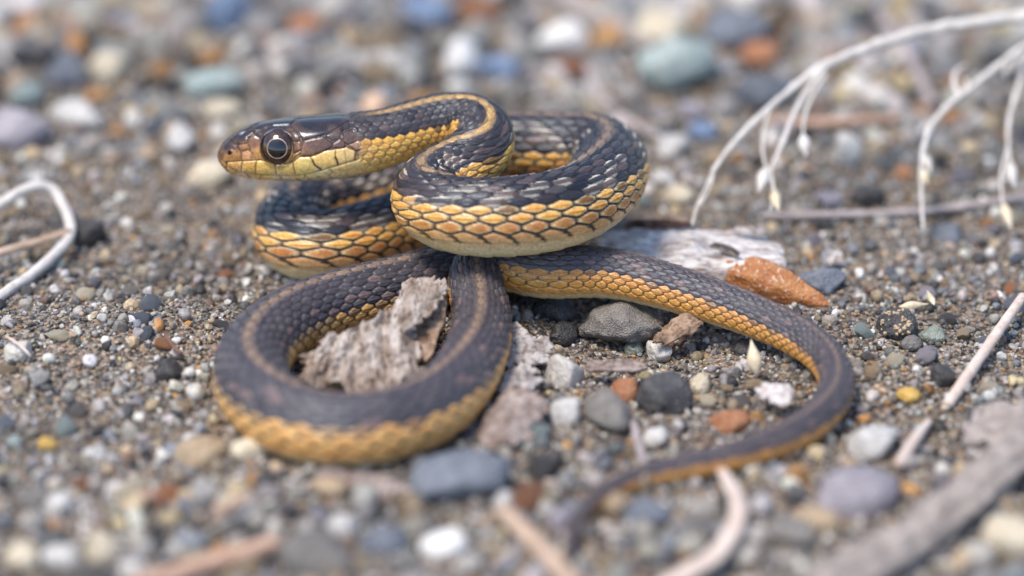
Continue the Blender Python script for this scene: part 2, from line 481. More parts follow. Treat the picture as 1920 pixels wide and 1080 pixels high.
def idw(cols, U, V, power=5):
    num = 0; den = 0
    for x, y, c in cols:
        p = hpx((x, y))
        w = 1.0 / (((U - p[0]) ** 2 + (V - p[1]) ** 2) + .02) ** (power / 2)
        num = num + w[..., None] * np.array(c); den = den + w
    return num / den[..., None]
hc = idw(HEAD_COL, HU, HV)
lab_line = np.array([hpx(z) for z in [(150, 600), (190, 622), (300, 615), (410, 612), (470, 612), (560, 640), (620, 642), (680, 632), (735, 592), (820, 590), (930, 545), (1010, 530), (1100, 512), (1168, 545), (1178, 602), (1260, 560), (1420, 500)]])
below = HV < np.interp(HU, lab_line[:, 0], lab_line[:, 1])
hl = idw(LABIAL_COL, HU, HV)
wl = (below & (HU > hpx((185, 600))[0]))[..., None]
hc = np.where(wl, hl, hc)
pp = np.stack([lx.ravel(), ly.ravel(), lz.ravel()], 1)
mott = fbm(pp, 2.2, 41, 3).reshape(lx.shape)[..., None]
hc = hc * (1 + 0.10 * mott)
speck = np.clip(fbm(pp, 5.0, 77, 2).reshape(lx.shape)[..., None] - .35, 0, 1) * (HU < 5)[..., None]
hc = hc * (1 - 1.2 * np.clip(speck, 0, .6))
seam_dark = np.exp(-(dseam / 0.075) ** 2)[..., None]
hc = hc * (1 - 0.55 * seam_dark) + np.array((.10, .06, .04)) * 0.5 * seam_dark * np.where(wl, 1, .3)
hc = hc * (1 - 0.92 * np.exp(-(ddark / 0.16) ** 2))[..., None]
hc = hc * (1 - 0.9 * np.exp(-(dn / 0.27) ** 4))[..., None]
ering = np.exp(-((de - EYE_R) / 0.16) ** 4)[..., None]
hc = hc * (1 - .8 * ering)
hc = np.where((chin & (lx > .8))[..., None], np.array((.66, .55, .33)) * (1 - .3 * seam_dark), hc)

# ---- colours of the scales
def col(*c): return np.array(c)
def mixc(a, b, t): return a + (b - a) * t[..., None]
F = np.zeros((NR, NA, 3))
tail = np.clip((sfrac - 285) / 50, 0, 1)                    # towards the tail
lower = np.clip((sfrac - 185) / 30, 0, 1)                   # the back half of the trunk
neck = np.clip((62 - sfrac) / 24, 0, 1)
dark = mixc(np.broadcast_to(col(.012, .011, .014), F.shape), np.broadcast_to(col(.058, .050, .054), F.shape), rnd)
dark = mixc(dark, np.broadcast_to(col(.074, .066, .076), F.shape), lower * (.55 + .45 * rnd2))  # rear back: paler bluish grey of the sky's reflection put into the scale colour
brown = (rnd2 > .86) & (bj > 2)
dark = np.where(brown[..., None], dark * np.array((1.9, 1.5, 1.3)), dark)
tip = np.clip(1 - np.abs(bv) * 1.3, 0, 1)
F[:] = dark * (0.8 + 0.35 * tip)[..., None]
# pale flecks between the flank scales
rowpair = np.floor((bj + 1) / 2)                             # pale marks sit in a loose checker, two scales of every four
chk = np.mod(bi + 2.0 * rowpair + np.floor(2.2 * _hash(np.floor(bi / 4).astype(np.int64) + 77, rowpair.astype(np.int64), (bi * 0).astype(np.int64), 51)), 4.0)
fleck = ((bj >= 3) & (bj <= 6) & (chk < 1.2) & (rnd > .3)) * np.clip((sfrac - 34) / 16, 0, 1) * (1 - lower * .85)
fl_edge = np.clip((np.abs(bv) - .30) / .09, 0, 1) * np.clip((.40 - np.abs(bu + .05)) / .1, 0, 1) * np.where(bv < 0, 1, .55)
# stripe along the back
stripe = np.clip((0.92 - np.abs(q)) / 0.25, 0, 1) * np.where(bj <= 1, 1, 0) * np.clip((sfrac - 19) / 5, 0, 1)
stripe = np.where(bj == 1, stripe * .6, stripe)
sc = mixc(mixc(np.broadcast_to(col(.42, .29, .18), F.shape), np.broadcast_to(col(.62, .40, .15), F.shape), neck), np.broadcast_to(col(.30, .21, .145), F.shape), lower)
F = mixc(F, sc, stripe * (0.85 - .3 * rnd) * (1 - .35 * tail) * (1 - .35 * np.clip((sfrac - 42) / 12, 0, 1) * (1 - lower)))
# side stripe: rows 7 and 8; row 9 browner; belly plates paler
yel = mixc(np.broadcast_to(col(.72, .34, .055), F.shape), np.broadcast_to(col(.86, .58, .19), F.shape), np.clip(np.abs(bv) * 1.5 + (bu < -.2) * .25, 0, 1))
yel = mixc(yel, np.broadcast_to(col(.56, .22, .04), F.shape), np.clip(rnd - .55, 0, 1) * 1.2)
yel = mixc(yel, mixc(np.broadcast_to(col(.62, .31, .085), F.shape), np.broadcast_to(col(.82, .56, .22), F.shape), np.clip(np.abs(bv) * 1.2 + np.clip(bu, 0, .5) * .9 - .15, 0, 1)) * (1 + .25 * (rnd[..., None] - .5)), lower * .85)
yel = mixc(yel, np.broadcast_to(col(.62, .285, .06), F.shape), tail * .85)
yel = mixc(yel, np.broadcast_to(col(.82, .46, .10), F.shape), neck)
row1 = mixc(np.broadcast_to(col(.50, .215, .065), F.shape), np.broadcast_to(col(.74, .44, .16), F.shape), np.clip(-bu * 1.6 + np.abs(bv) * .6, 0, 1))
row1 = mixc(row1, np.broadcast_to(col(.70, .40, .12), F.shape), lower * .7)
row1 = mixc(row1, np.broadcast_to(col(.68, .34, .075), F.shape), tail)
row1 = mixc(row1, np.broadcast_to(col(.84, .52, .14), F.shape), neck)
jl = np.where(neck > .3, 6, np.where(tail > .6, 7, 7))
is_y = (bj >= jl) & (bj <= 8)
soft7 = np.where(bj == jl, np.where(rnd > .25, 1, .25), 1.0)
soft7 = np.where((bj == 7) & (lower > .5), np.where(rnd > .5, .9, .35), soft7)
F = mixc(F, yel, is_y * soft7)
F = np.where((bj == 9)[..., None], row1, F)
bel = mixc(np.broadcast_to(col(.66, .36, .14), F.shape), np.broadcast_to(col(.86, .72, .42), F.shape), np.clip((q - 9.9) / 2.2, 0, 1))
bel = mixc(bel, np.broadcast_to(col(.70, .34, .08), F.shape), np.clip(lower * .4 + tail * .8, 0, 1) * np.clip((11.6 - q) / 1.4, 0, 1))
bel = mixc(bel, np.broadcast_to(col(.84, .58, .20), F.shape), neck)
F = np.where(belly[..., None], bel, F)
rust = (is_y | (bj == 9)) * np.clip(vnoise(np.stack([sig.ravel() * 1.7, q.ravel() * 2.6, sgn.ravel() * 3.0], 1), 1.0, 5).reshape(NR, NA), 0, 1)
F = F * (1 - rust[..., None] * np.array((.12, .30, .42)))
# skin showing between the scales: wide and black on the front trunk, a fine dark line further back
open_w = 0.165 * (1 - lower) * (1 - neck * .85) * np.where(bj >= 7, 1.0, .5) + 0.030 + .035 * lower
open_w = np.where(belly, np.interp(q, [9.6, 10.7, 11.5], [.17, .13, .02]) * (1 - .5 * lower) * (1 - .6 * neck), open_w)
skin = np.clip((open_w - gap) / 0.04, 0, 1)
oval = np.sqrt((bu / .50) ** 2 + (bv / .60) ** 2)            # rounded scale corners leave black wedges of skin
bel_top = np.sqrt((bu / .47) ** 2 + (np.clip(10.35 - q, 0, 2) / .9) ** 2)
skin = np.maximum(skin, np.clip((bel_top - .93) / .08, 0, 1) * belly * (q < 10.7) * (1 - lower) * (1 - neck))
skin = np.maximum(skin, np.clip((oval - .86) / .08, 0, 1) * (bj >= 7) * (bj <= 9) * (1 - lower) * (1 - neck))
skin_col = np.broadcast_to(col(.012, .011, .013), F.shape)
skin_col = mixc(skin_col, np.broadcast_to(col(.10, .055, .03), F.shape), np.clip(tail * .5 + neck * .9 + lower * .25, 0, .9))
skin = np.where(belly & (q > 11.1), skin * .45, skin) * np.where(neck > .5, .55, 1)
F = mixc(F, skin_col, skin * .95)
F = mixc(F, np.broadcast_to(col(.16, .11, .085), F.shape), fleck * (1 - fl_edge) * .35 * (rnd2 > .5))
F = mixc(F, np.broadcast_to(col(.60, .57, .48), F.shape), np.clip(fleck * fl_edge, 0, 1) * .9)
# black wedge at the front edge of each belly plate
spot = (belly & (q > 9.75) & (q < 10.75)) * np.clip((np.abs(bu) - .34) / .06, 0, 1) * np.clip((1 - np.abs(q - 10.25) / .5) * 2, 0, 1) * (bu < 0)
F = mixc(F, np.broadcast_to(col(.012, .01, .01), F.shape), np.clip(spot, 0, 1) * (1 - lower * .85) * (1 - neck) * .95)
rim = (bj >= 7) & (bj <= 9) & (gap > open_w) & (gap < open_w + .10)
F = mixc(F, np.broadcast_to(col(.88, .74, .42), F.shape), rim * .50 * (1 - tail * .5))
grain = fbm(np.stack([sig.ravel() * 6, q.ravel() * 6, sgn.ravel() * 9.0], 1), 1.0, 61, 2).reshape(NR, NA)
F *= (1 + .16 * grain)[..., None]
ROUGH = 0.40 + .03 * lower + 0.08 * (rnd - .5) - .06 * (bj >= 7)

# ---- head over scales
hfac = np.zeros((NR, NA))
nape = np.interp(HV, [hpx((1200, 690))[1], hpx((1180, 560))[1], hpx((1180, 330))[1], hpx((1110, 250))[1]], [hpx((1180, 690))[0], hpx((1200, 560))[0], hpx((1150, 330))[0], hpx((1112, 250))[0]])
hfac[:hn] = np.clip((nape + .12 - HU) / 0.25, 0, 1)
fullc = F.copy(); fullc[:hn] = hc
hm2 = np.zeros_like(hfac); hm2[:hn] = h_relief
# just behind the head plates the scales take the head's own colours
neckblend = np.zeros((NR, NA)); neckblend[:hn] = np.clip((21.0 - HU) / 4.0, 0, 1)
hcs = F.copy(); hcs[:hn] = hc * (1 - .6 * skin[:hn, :, None])
F = mixc(F, hcs, neckblend)
F = mixc(F, fullc, hfac)
relief = relief * (1 - hfac) + hm2 * hfac
ROUGH = ROUGH * (1 - hfac) + 0.17 * hfac
relief *= np.clip(RS / MM / 0.8, 0, 1)[:, None]

off = (rr + relief) * MM
O = D[:, None, :] * (off * ct)[..., None] + S[:, None, :] * (off * st)[..., None]
kc = (O * K[:, None, :]).sum(2)                             # squeeze the inside of tight bends
lim = 0.86
sq = np.where(kc > lim * .75, lim * .75 + (lim * .25) * np.tanh((kc - lim * .75) / (lim * .25)), kc)
k2 = np.maximum((K * K).sum(1), 1e-6)[:, None]
O = O + K[:, None, :] * ((sq - kc) / k2)[..., None]
V = P0[:, None, :] + O
tipv = P0[-1] + T[-1] * 0.0003
nosev = P0[0] - T[0] * 0.00002
VV = np.concatenate([V.reshape(-1, 3), [nosev, tipv]])
a = np.arange(NR - 1)[:, None] * NA; b = np.arange(NA)[None, :]; b2 = (np.arange(NA) + 1) % NA
quads = np.stack([a + b, a + b2[None, :], a + NA + b2[None, :], a + NA + b], -1).reshape(-1, 4)
nv = NR * NA
caps = [[int(b2[k]), int(k), nv] for k in range(NA)] + [[(NR - 1) * NA + k, (NR - 1) * NA + int(b2[k]), nv + 1] for k in range(NA)]
caps = np.array([[c[0], c[1], c[2], c[2]] for c in caps])
if SIDE_NEAR is not None:
    n0 = np.cross(V[NR // 2, 1] - V[NR // 2, 0], V[NR // 2 + 1, 0] - V[NR // 2, 0])
    if (n0 * O[NR // 2, 0]).sum() < 0:
        quads = quads[:, ::-1]; caps = caps[:, [1, 0, 2, 3]]
colr = np.concatenate([np.clip(F, .004, .85).reshape(-1, 3), [(.1, .05, .03), (.3, .16, .06)]])
rough = np.concatenate([ROUGH.ravel(), [.3, .4]])

def snake_skin():
    m = NT('snake_skin')
    at = m.n('ShaderNodeAttribute', attribute_name='col')
    ar = m.n('ShaderNodeAttribute', attribute_name='rough')
    nz = m.noise(2600.0, 3.0)
    c = m.mix(at.outputs['Color'], m.ramp(nz.outputs['Fac'], [(.3, (.72, .72, .72)), (.7, (1.25, 1.22, 1.2))]).outputs['Color'], 1.0, 'MULTIPLY')
    m.l(c, m.b.inputs['Base Color'])
    m.l(ar.outputs['Fac'], m.b.inputs['Roughness'])
    m.b.inputs['Specular IOR Level'].default_value = 0.62
    m.b.inputs['Specular Tint'].default_value = (.72, .84, 1.0, 1)
    m.b.inputs['Coat Weight'].default_value = 0.0
    m.bump(nz.outputs['Fac'], .12, .00006)
    return m.m
M_SKIN = snake_skin()
tri_caps = caps[:, :3]
snake = empty('snake', (float(P0[NR // 2, 0]), float(P0[NR // 2, 1]), 0.0))
body = mesh_obj('body', VV, [tuple(f) for f in ()] if False else quads, M_SKIN, None, True, {'col': ('FLOAT_COLOR', colr), 'rough': ('FLOAT', rough)})
adopt(body, snake)
tag(snake, 'coiled garter snake, dark back with tan stripe and orange checkered sides, head raised', 'snake')

# ---- eyes
def simple(name, c, rough=.4, spec=.5, coat=0.0):
    m = NT(name)
    m.b.inputs['Base Color'].default_value = (*c, 1)
    m.b.inputs['Roughness'].default_value = rough
    m.b.inputs['Specular IOR Level'].default_value = spec
    m.b.inputs['Coat Weight'].default_value = coat
    m.b.inputs['Coat Roughness'].default_value = .03
    return m
def iris_mat():
    m = simple('eye_iris', (.03, .015, .008), .12, .5, 1.0)
    nz = m.noise(1500, 3)
    r = m.ramp(nz.outputs['Fac'], [(.3, (.010, .006, .004)), (.75, (.075, .035, .016))])
    m.l(r.outputs['Color'], m.b.inputs['Base Color'])
    return m.m
M_IRIS = iris_mat()
M_PUPIL = simple('eye_pupil', (.003, .003, .005), .06, .5, 1.0).m
def ring_mat():
    m = simple('eye_ring', (.5, .3, .2), .25, .5, 1.0)
    nz = m.noise(900, 3)
    m.l(m.ramp(nz.outputs['Fac'], [(.3, (.16, .08, .05)), (.6, (.75, .52, .36))]).outputs['Color'], m.b.inputs['Base Color'])
    return m.m
M_RING = ring_mat()
def cap(name, R, r0, r1, lift, mat):
    na, nr_ = 48, 10
    vs = []
    for i in range(nr_ + 1):
        rad = r0 + (r1 - r0) * i / nr_
        z = math.sqrt(max(R * R - rad * rad, 0)) - R + lift
        for k in range(na):
            vs.append((rad * math.cos(2 * math.pi * k / na), rad * math.sin(2 * math.pi * k / na), z))
    fs = [(i * na + k, i * na + (k + 1) % na, (i + 1) * na + (k + 1) % na, (i + 1) * na + k) for i in range(nr_) for k in range(na)]
    return mesh_obj(name, np.array(vs) * MM, [f[::-1] for f in fs] if False else fs, mat)
for sd in (SIDE_NEAR, -SIDE_NEAR):
    w_eye = float(np.interp(eye_c[0], hx, hw))
    side = S[5] * sd
    msk = (ly * sd > 0) & (np.abs(HU - eye_c[0]) < .12)
    cand = np.abs(np.where(msk, HV - eye_c[1], 99))
    ki = np.unravel_index(np.argmin(cand), cand.shape)
    e3 = HEAD_O + _hd * (lx[ki] * MM) + D[5] * (lz[ki] * MM) + S[5] * (ly[ki] * MM)
    nrm = side * .97 + D[5] * .16 - _hd * .13
    nrm /= np.linalg.norm(nrm)
    base = e3 - nrm * 0.00030
    eye = cap('eye', 2.9, 0.02, EYE_R + .22, 1.05, M_IRIS)
    eye.rotation_mode = 'QUATERNION'
    eye.rotation_quaternion = Vector(nrm).to_track_quat('Z', 'Y')
    eye.parent = snake
    eye.location = Vector(base.tolist()) - Vector(snake.location)
    r_ = cap('iris_ring', 2.9, 1.2, 1.36, 1.062, M_RING); r_.parent = eye
    p_ = cap('pupil', 2.9, 0.01, 1.25, 1.070, M_PUPIL); p_.parent = eye
# ------------------------------------------------------------------ ground
def ground_mat():
    m = NT('sandy_ground')
    tc = m.n('ShaderNodeTexCoord')
    vo = m.n('ShaderNodeTexVoronoi'); vo.inputs['Scale'].default_value = 1900.0
    m.l(tc.outputs['Object'], vo.inputs['Vector'])
    sep = m.n('ShaderNodeSeparateColor')
    m.l(vo.outputs['Color'], sep.inputs[0])
    r = m.ramp(sep.outputs[0], [(0, (.035, .032, .03)), (.25, (.09, .08, .07)), (.5, (.17, .14, .11)), (.7, (.26, .23, .20)), (.86, (.30, .19, .10)), (1, (.42, .40, .37))])
    nz = m.noise(60.0, 5)
    c = m.mix(r.outputs['Color'], m.ramp(nz.outputs['Fac'], [(.3, (.7, .68, .66)), (.7, (1.2, 1.18, 1.15))]).outputs['Color'], 1.0, 'MULTIPLY')
    m.l(c, m.b.inputs['Base Color'])
    m.b.inputs['Roughness'].default_value = .75
    inv = m.n('ShaderNodeMath', operation='MULTIPLY'); inv.inputs[1].default_value = -1.0
    m.l(vo.outputs['Distance'], inv.inputs[0])
    m.bump(inv.outputs[0], .9, .0005)
    return m.m
_core = np.linspace(-0.22, 0.22, 281)
_out = 0.22 * 1.14 ** np.arange(1, 36)
_ax = np.concatenate([-_out[::-1], _core, _out])
gx, gy = np.meshgrid(_ax, _ax, indexing='ij')
gz = ground_h(gx.ravel(), gy.ravel())
n_ = len(_ax)
gi = np.arange(n_ * n_).reshape(n_, n_)
gq = np.stack([gi[:-1, :-1], gi[1:, :-1], gi[1:, 1:], gi[:-1, 1:]], -1).reshape(-1, 4)
ground = mesh_obj('ground', np.stack([gx.ravel(), gy.ravel(), gz], 1), gq, ground_mat())
tag(ground, 'grey brown sandy ground under the gravel', None, None, 'structure')

import bmesh
def ico(sub):
    bm = bmesh.new()
    bmesh.ops.create_icosphere(bm, subdivisions=sub, radius=1.0)
    v = np.array([x.co[:] for x in bm.verts]); f = np.array([[q.index for q in x.verts] for x in bm.faces])
    bm.free()
    return v, f
ICO1, ICO2, ICO3, ICO4 = ico(1), ico(2), ico(3), ico(4)

PALETTE = np.array([(.50, .48, .45), (.37, .34, .30), (.46, .36, .24), (.28, .27, .26), (.15, .15, .155), (.045, .044, .046), (.22, .24, .265), (.68, .66, .63),
                    (.47, .25, .09), (.30, .20, .15), (.50, .40, .24), (.25, .24, .255)])
PAL_P = np.array([.18, .14, .12, .13, .09, .09, .08, .10, .03, .04, .03, .02]); PAL_P = PAL_P / PAL_P.sum()

def rand_rot(n):
    qn = rng.normal(size=(n, 4)); qn /= np.linalg.norm(qn, axis=1)[:, None]
    w, x, y, z = qn.T
    return np.stack([np.stack([1 - 2 * (y * y + z * z), 2 * (x * y - z * w), 2 * (x * z + y * w)], -1),
                     np.stack([2 * (x * y + z * w), 1 - 2 * (x * x + z * z), 2 * (y * z - x * w)], -1),
                     np.stack([2 * (x * z - y * w), 2 * (y * z + x * w), 1 - 2 * (x * x + y * y)], -1)], 1)

def view_points(n, y0, y1, power=1.0, margin=.024):            # spots on the ground the camera (or one a step aside) sees
    y = y0 + (y1 - y0) * rng.random(n) ** power
    hw_ = 0.5 * SENSOR / LENS * (np.hypot(y - CAM[1], CAM[2])) + margin
    return (rng.random(n) * 2 - 1) * hw_, y

def scatter(name, n, y0, y1, power, size_fn, base, jitter, sink, mat, flat=(.55, 1.0), cuts=0, facet=1.0, avoid=False):
    x, y = view_points(n, y0, y1, power)
    if avoid:                                                  # leave room for the stones that are there
        hxy = np.array(HERO_XY + [])
        keep = np.ones(len(x), bool)
        for a, b, c in hxy:
            keep &= np.hypot(x - a, (y - b) * .8) > c * .95 + .0006 + .0016 * np.clip((b - .03) / .04, 0, 1)
        x, y = x[keep], y[keep]; n = len(x)
    r = size_fn(x, y) * 0.5
    sv, sf = base
    R = rand_rot(n)
    sc3 = np.stack([np.ones(n), rng.uniform(.7, 1, n), rng.uniform(flat[0], flat[1], n)], 1)
    v = sv[None] * (1 + jitter * rng.normal(size=(n, len(sv), 1)))
    for _ in range(cuts):                                      # broken faces
        nn = rng.normal(size=(n, 3)); nn /= np.linalg.norm(nn, axis=1)[:, None]
        over = np.einsum('nkj,nj->nk', v, nn) - rng.uniform(.55, .85, (n, 1))
        v = v - np.maximum(over, 0)[..., None] * nn[:, None, :]
    v = v * sc3[:, None, :] * r[:, None, None]
    v = np.einsum('nij,nkj->nki', R, v)
    z = ground_h(x, y) + r * (1 - sink) * rng.uniform(.3, 1.0, n)
    v = v + np.stack([x, y, z], 1)[:, None, :]
    f = sf[None] + (np.arange(n) * len(sv))[:, None, None]
    c = PALETTE[rng.choice(len(PALETTE), n, p=PAL_P)] * rng.uniform(.45, 1.2, (n, 1)) * (1 + .025 * rng.normal(size=(n, 3)))
    patch = 1 - .45 * np.clip(vnoise(np.stack([x, y, x * 0], 1), 70.0, 88), 0, 1)      # damp, darker patches of sand
    cv = np.repeat((c * patch[:, None])[:, None, :], len(sv), 1) * (1 + .07 * rng.normal(size=(n, len(sv), 1)))
    o = mesh_obj(name, v.reshape(-1, 3), f.reshape(-1, 3), mat, None, True, {'col': ('FLOAT_COLOR', np.clip(cv, .01, .8).reshape(-1, 3))})
    o.data.polygons.foreach_set('use_smooth', np.repeat(rng.random(n) > facet, len(sf)))
    return o

def grain_mat(name, scale, rough):
    m = NT(name)
    at = m.n('ShaderNodeAttribute', attribute_name='col')
    nz = m.noise(scale, 4, .6)
    c = m.mix(at.outputs['Color'], m.ramp(nz.outputs['Fac'], [(.3, (.62, .60, .58)), (.5, (1, 1, 1)), (.72, (1.3, 1.28, 1.25))]).outputs['Color'], 1.0, 'MULTIPLY')
    m.l(c, m.b.inputs['Base Color'])
    m.b.inputs['Roughness'].default_value = rough
    m.bump(nz.outputs['Fac'], .7, .0003)
    return m.m

def grain_size(x, y):
    return np.exp(rng.normal(math.log(.00056), .33, len(x))) * (1 + 1.2 * np.clip((y - .045) / .06, 0, 1) + .8 * np.clip((-.028 - y) / .03, 0, 1))
def gravel_size(x, y):
    return rng.uniform(.0012, .0024, len(x)) * (1 + 2.5 * np.clip((y - .04) / .06, 0, 1) + .9 * np.clip((-.02 - y) / .03, 0, 1))
# ------------------------------------------------------------------ stones
def stone_mat(name, c1, c2, speck=(.6, .58, .54), amount=.12, rough=.62, scale=420.0, sss=0.0, vary=.25, coarse=.25):
    m = NT(name)
    nz = m.noise(scale, 6, .62)
    c = m.mix(c1, c2, m.ramp(nz.outputs['Fac'], [(.36, (0, 0, 0)), (.64, (1, 1, 1))]).outputs['Color'])
    n2 = m.noise(scale * 6.5, 2, .5)
    k = m.ramp(n2.outputs['Fac'], [(.66 - amount * .3, (0, 0, 0)), (.70, (1, 1, 1))]).outputs['Color']
    c = m.mix(c, speck, m.mix((0, 0, 0), k, min(1, amount * 4)))
    n3 = m.noise(scale * 4.1, 2, .5)
    k3 = m.ramp(n3.outputs['Fac'], [(.28, (.45, .43, .42)), (.40, (1, 1, 1))]).outputs['Color']
    c = m.mix(c, k3, .8, 'MULTIPLY')
    oi = m.n('ShaderNodeObjectInfo')
    rv = m.ramp(oi.outputs['Random'], [(0, (1 - vary, 1 - vary, 1 - vary)), (1, (1 + vary, 1 + vary * .9, 1 + vary * .8))])
    c = m.mix(c, rv.outputs['Color'], 1.0, 'MULTIPLY')
    m.l(c, m.b.inputs['Base Color'])
    m.b.inputs['Roughness'].default_value = rough
    if sss:
        m.b.inputs['Subsurface Weight'].default_value = sss
        m.b.inputs['Subsurface Radius'].default_value = (1, .85, .7)
        m.b.inputs['Subsurface Scale'].default_value = .0015
    ad = m.n('ShaderNodeMath', operation='ADD')
    m.l(nz.outputs['Fac'], ad.inputs[0]); m.l(n2.outputs['Fac'], ad.inputs[1])
    m.bump(ad.outputs[0], .75, .0005 * coarse / .25)
    return m.m
STONE = {
    'grey': stone_mat('stone_grey', (.15, .14, .13), (.24, .225, .21)),
    'greyrough': stone_mat('stone_grey_rough', (.19, .175, .16), (.31, .285, .26), (.5, .48, .44), .22, .8, 700, 0, .05, .5),
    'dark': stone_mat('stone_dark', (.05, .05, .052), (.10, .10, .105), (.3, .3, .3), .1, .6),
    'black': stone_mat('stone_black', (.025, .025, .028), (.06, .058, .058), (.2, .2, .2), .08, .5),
    'slate': stone_mat('stone_slate', (.10, .12, .15), (.19, .21, .25), (.4, .4, .42), .06, .6),
    'blue': stone_mat('stone_blue', (.11, .165, .28), (.19, .27, .40), (.3, .36, .45), .04, .5),
    'teal': stone_mat('stone_teal', (.22, .29, .29), (.34, .40, .385), (.5, .52, .5), .05, .6),
    'white': stone_mat('stone_white', (.46, .45, .43), (.64, .63, .61), (.36, .30, .24), .12, .5, 300, .15, .12),
    'chalk': stone_mat('stone_chalk', (.70, .69, .66), (.82, .81, .79), (.55, .5, .42), .04, .5, 300, .15, .04),
    'quartz': stone_mat('stone_quartz', (.47, .45, .41), (.64, .62, .58), (.35, .28, .2), .06, .32, 300, .35, .08),
    'cream': stone_mat('stone_cream', (.50, .43, .31), (.66, .60, .47), (.4, .28, .16), .07, .5, 350, .15, .15),
    'tan': stone_mat('stone_tan', (.30, .225, .145), (.45, .35, .235), (.55, .5, .42), .1, .65),
    'yellow': stone_mat('stone_yellow', (.50, .30, .06), (.66, .45, .13), (.6, .4, .2), .05, .45, 400, .2, .1),
    'orange': stone_mat('stone_orange', (.30, .095, .022), (.46, .21, .075), (.66, .54, .44), .24, .5, 330, .1, .04),
    'rust': stone_mat('stone_rust', (.30, .12, .055), (.42, .21, .11), (.5, .4, .3), .06, .6),
    'lilac': stone_mat('stone_lilac', (.27, .25, .285), (.38, .355, .395), (.5, .5, .5), .05, .6),
    'green': stone_mat('stone_green', (.15, .19, .15), (.30, .33, .29), (.5, .46, .3), .1, .5),
}

def stone_shape(seed, cuts=5, rough=.05, base=None, flat=.72):
    v, f = base or ICO3
    r = np.random.default_rng(seed)
    p = v * (1 + .20 * vnoise(v + seed * 3.1, 1.1, seed)[:, None] + .07 * vnoise(v + seed, 2.6, seed + 1)[:, None])
    for k in range(cuts):
        nrm = r.normal(size=3); nrm /= np.linalg.norm(nrm)
        d = r.uniform(.62, .84)
        over = p @ nrm - d
        p = p - np.where(over > 0, over * .96, 0)[:, None] * nrm
    p = p * (1 + rough * vnoise(p, 3.7, seed + 5)[:, None] + rough * .7 * vnoise(p, 8.0, seed + 6)[:, None] + rough * .4 * vnoise(p, 17.0, seed + 7)[:, None])
    lo, hi = p.min(0), p.max(0)
    return (p - (lo + hi) / 2) / ((hi - lo) / 2), f
VARIANTS = []
for k in range(14):
    v, f = stone_shape(200 + k, cuts=5 + k % 5, rough=.05 + .025 * (k % 4))
    me_o = mesh_obj('pebble_shape', v, f, STONE['grey'])
    VARIANTS.append(me_o.data)
    bpy.data.objects.remove(me_o)

HERO_XY = []
HERO_NAME = []
CUT = ' lying| tucked| standing| sitting| next| showing| just| between| at | left| in | right | inside| half| beneath| with | touching| beside| behind| above| below| among| beyond| under| far | where| near| wedged| beneath'.split('|')
def short_name(label):                     # "milky quartz pebble standing beside ..." -> "milky quartz pebble"
    cut = min([label.find(c) for c in CUT if label.find(c) > 0] + [len(label)])
    return label[:cut].strip()
def stone(name, px, py, w, d, h, kind, label, cat='pebble', group=None, seed=None, rz=None, tilt=0.0, sink=.3, cuts=5, rough=.05, zbase=None, roll=0.0, taper=0.0):
    """a stone whose middle shows at photo pixel px, py; w, d, h in mm; stands on the ground sunk by a share of its height"""
    seed = seed if seed is not None else int(px * 7 + py * 13)
    if at_z(px, py, 2)[1] > .045:                # far stones stand prouder of the sand
        w, d, h, sink = w * 1.12, d * 1.12, h * 1.15, min(sink, .14)
    z = h * (.5 - sink)
    for _ in range(3):
        p = at_z(px, py, z)
        g = float(ground_h(p[0], p[1])[0]) / MM
        z = g + h * (.5 - sink) if zbase is None else zbase + h * .5
    v, f = stone_shape(seed, cuts + 2, rough * 1.3, ICO4 if (w > 5 and -.02 < p[1] < .03) else ICO3)
    if taper:
        v = v * np.stack([np.ones(len(v)), 1 - taper * v[:, 0], 1 - taper * v[:, 0]], 1) - np.array([0, 0, taper]) * (.6 * np.clip(v[:, :1], 0, 1))
    v = v * np.array([w, d, h]) * .5 * MM
    o = mesh_obj(name, v, f, STONE[kind])
    o.location = p.tolist()
    o.rotation_euler = (roll, tilt, rz if rz is not None else (seed % 7 - 3) * .12)
    tag(o, label, cat, group)
    HERO_XY.append((p[0], p[1], max(w, d) * .5 * MM))
    HERO_NAME.append((p[0], p[1], short_name(label)))
    return o

# stones by the snake
stone('stone', 1166, 606, 11.6, 8.5, 6.4, 'greyrough', 'large rough grey stone wedged under the arch of the tail', 'stone', sink=.22, cuts=6, rough=.07, seed=31, rz=-.15)
stone('stone', 1457, 534, 16.5, 6.2, 6.0, 'orange', 'glossy orange brown stone lying against the far side of the tail', 'stone', sink=.25, cuts=4, rough=.04, seed=8, rz=-.56, taper=.34)
stone('stone', 1542, 532, 7.0, 5, 4.2, 'slate', 'blue grey stone tucked behind the orange stone', 'stone', cuts=6, seed=12)
stone('pebble', 1057, 694, 5.0, 4.6, 4.8, 'quartz', 'milky quartz pebble standing beside the ragged grey leaf scrap', sink=.2, cuts=7, rough=.02, seed=15)
stone('stone', 1243, 741, 7.4, 6.5, 5.4, 'dark', 'dark charcoal stone sitting below the large rough grey stone', 'stone', seed=19, sink=.22)
stone('stone', 1138, 772, 5.6, 7.5, 5.6, 'grey', 'upright rounded grey stone next to the dark charcoal stone', 'stone', seed=22, sink=.15, cuts=3, rz=.2)
stone('pebble', 1172, 735, 4.2, 4.2, 3.8, 'rust', 'rusty brown pebble showing behind the upright grey stone', seed=25)
stone('stone', 862, 893, 12.6, 9, 7.2, 'slate', 'big blue grey stone just in front of the lower coil', 'stone', seed=27, sink=.25)
stone('pebble', 1062, 778, 3.8, 3.8, 4.4, 'white', 'white chalky pebble between leaf scrap and upright grey stone', seed=28)
stone('pebble', 1236, 663, 3.6, 3.0, 3.2, 'quartz', 'small clear pebble at the foot of the large rough grey stone', seed=29, cuts=7)
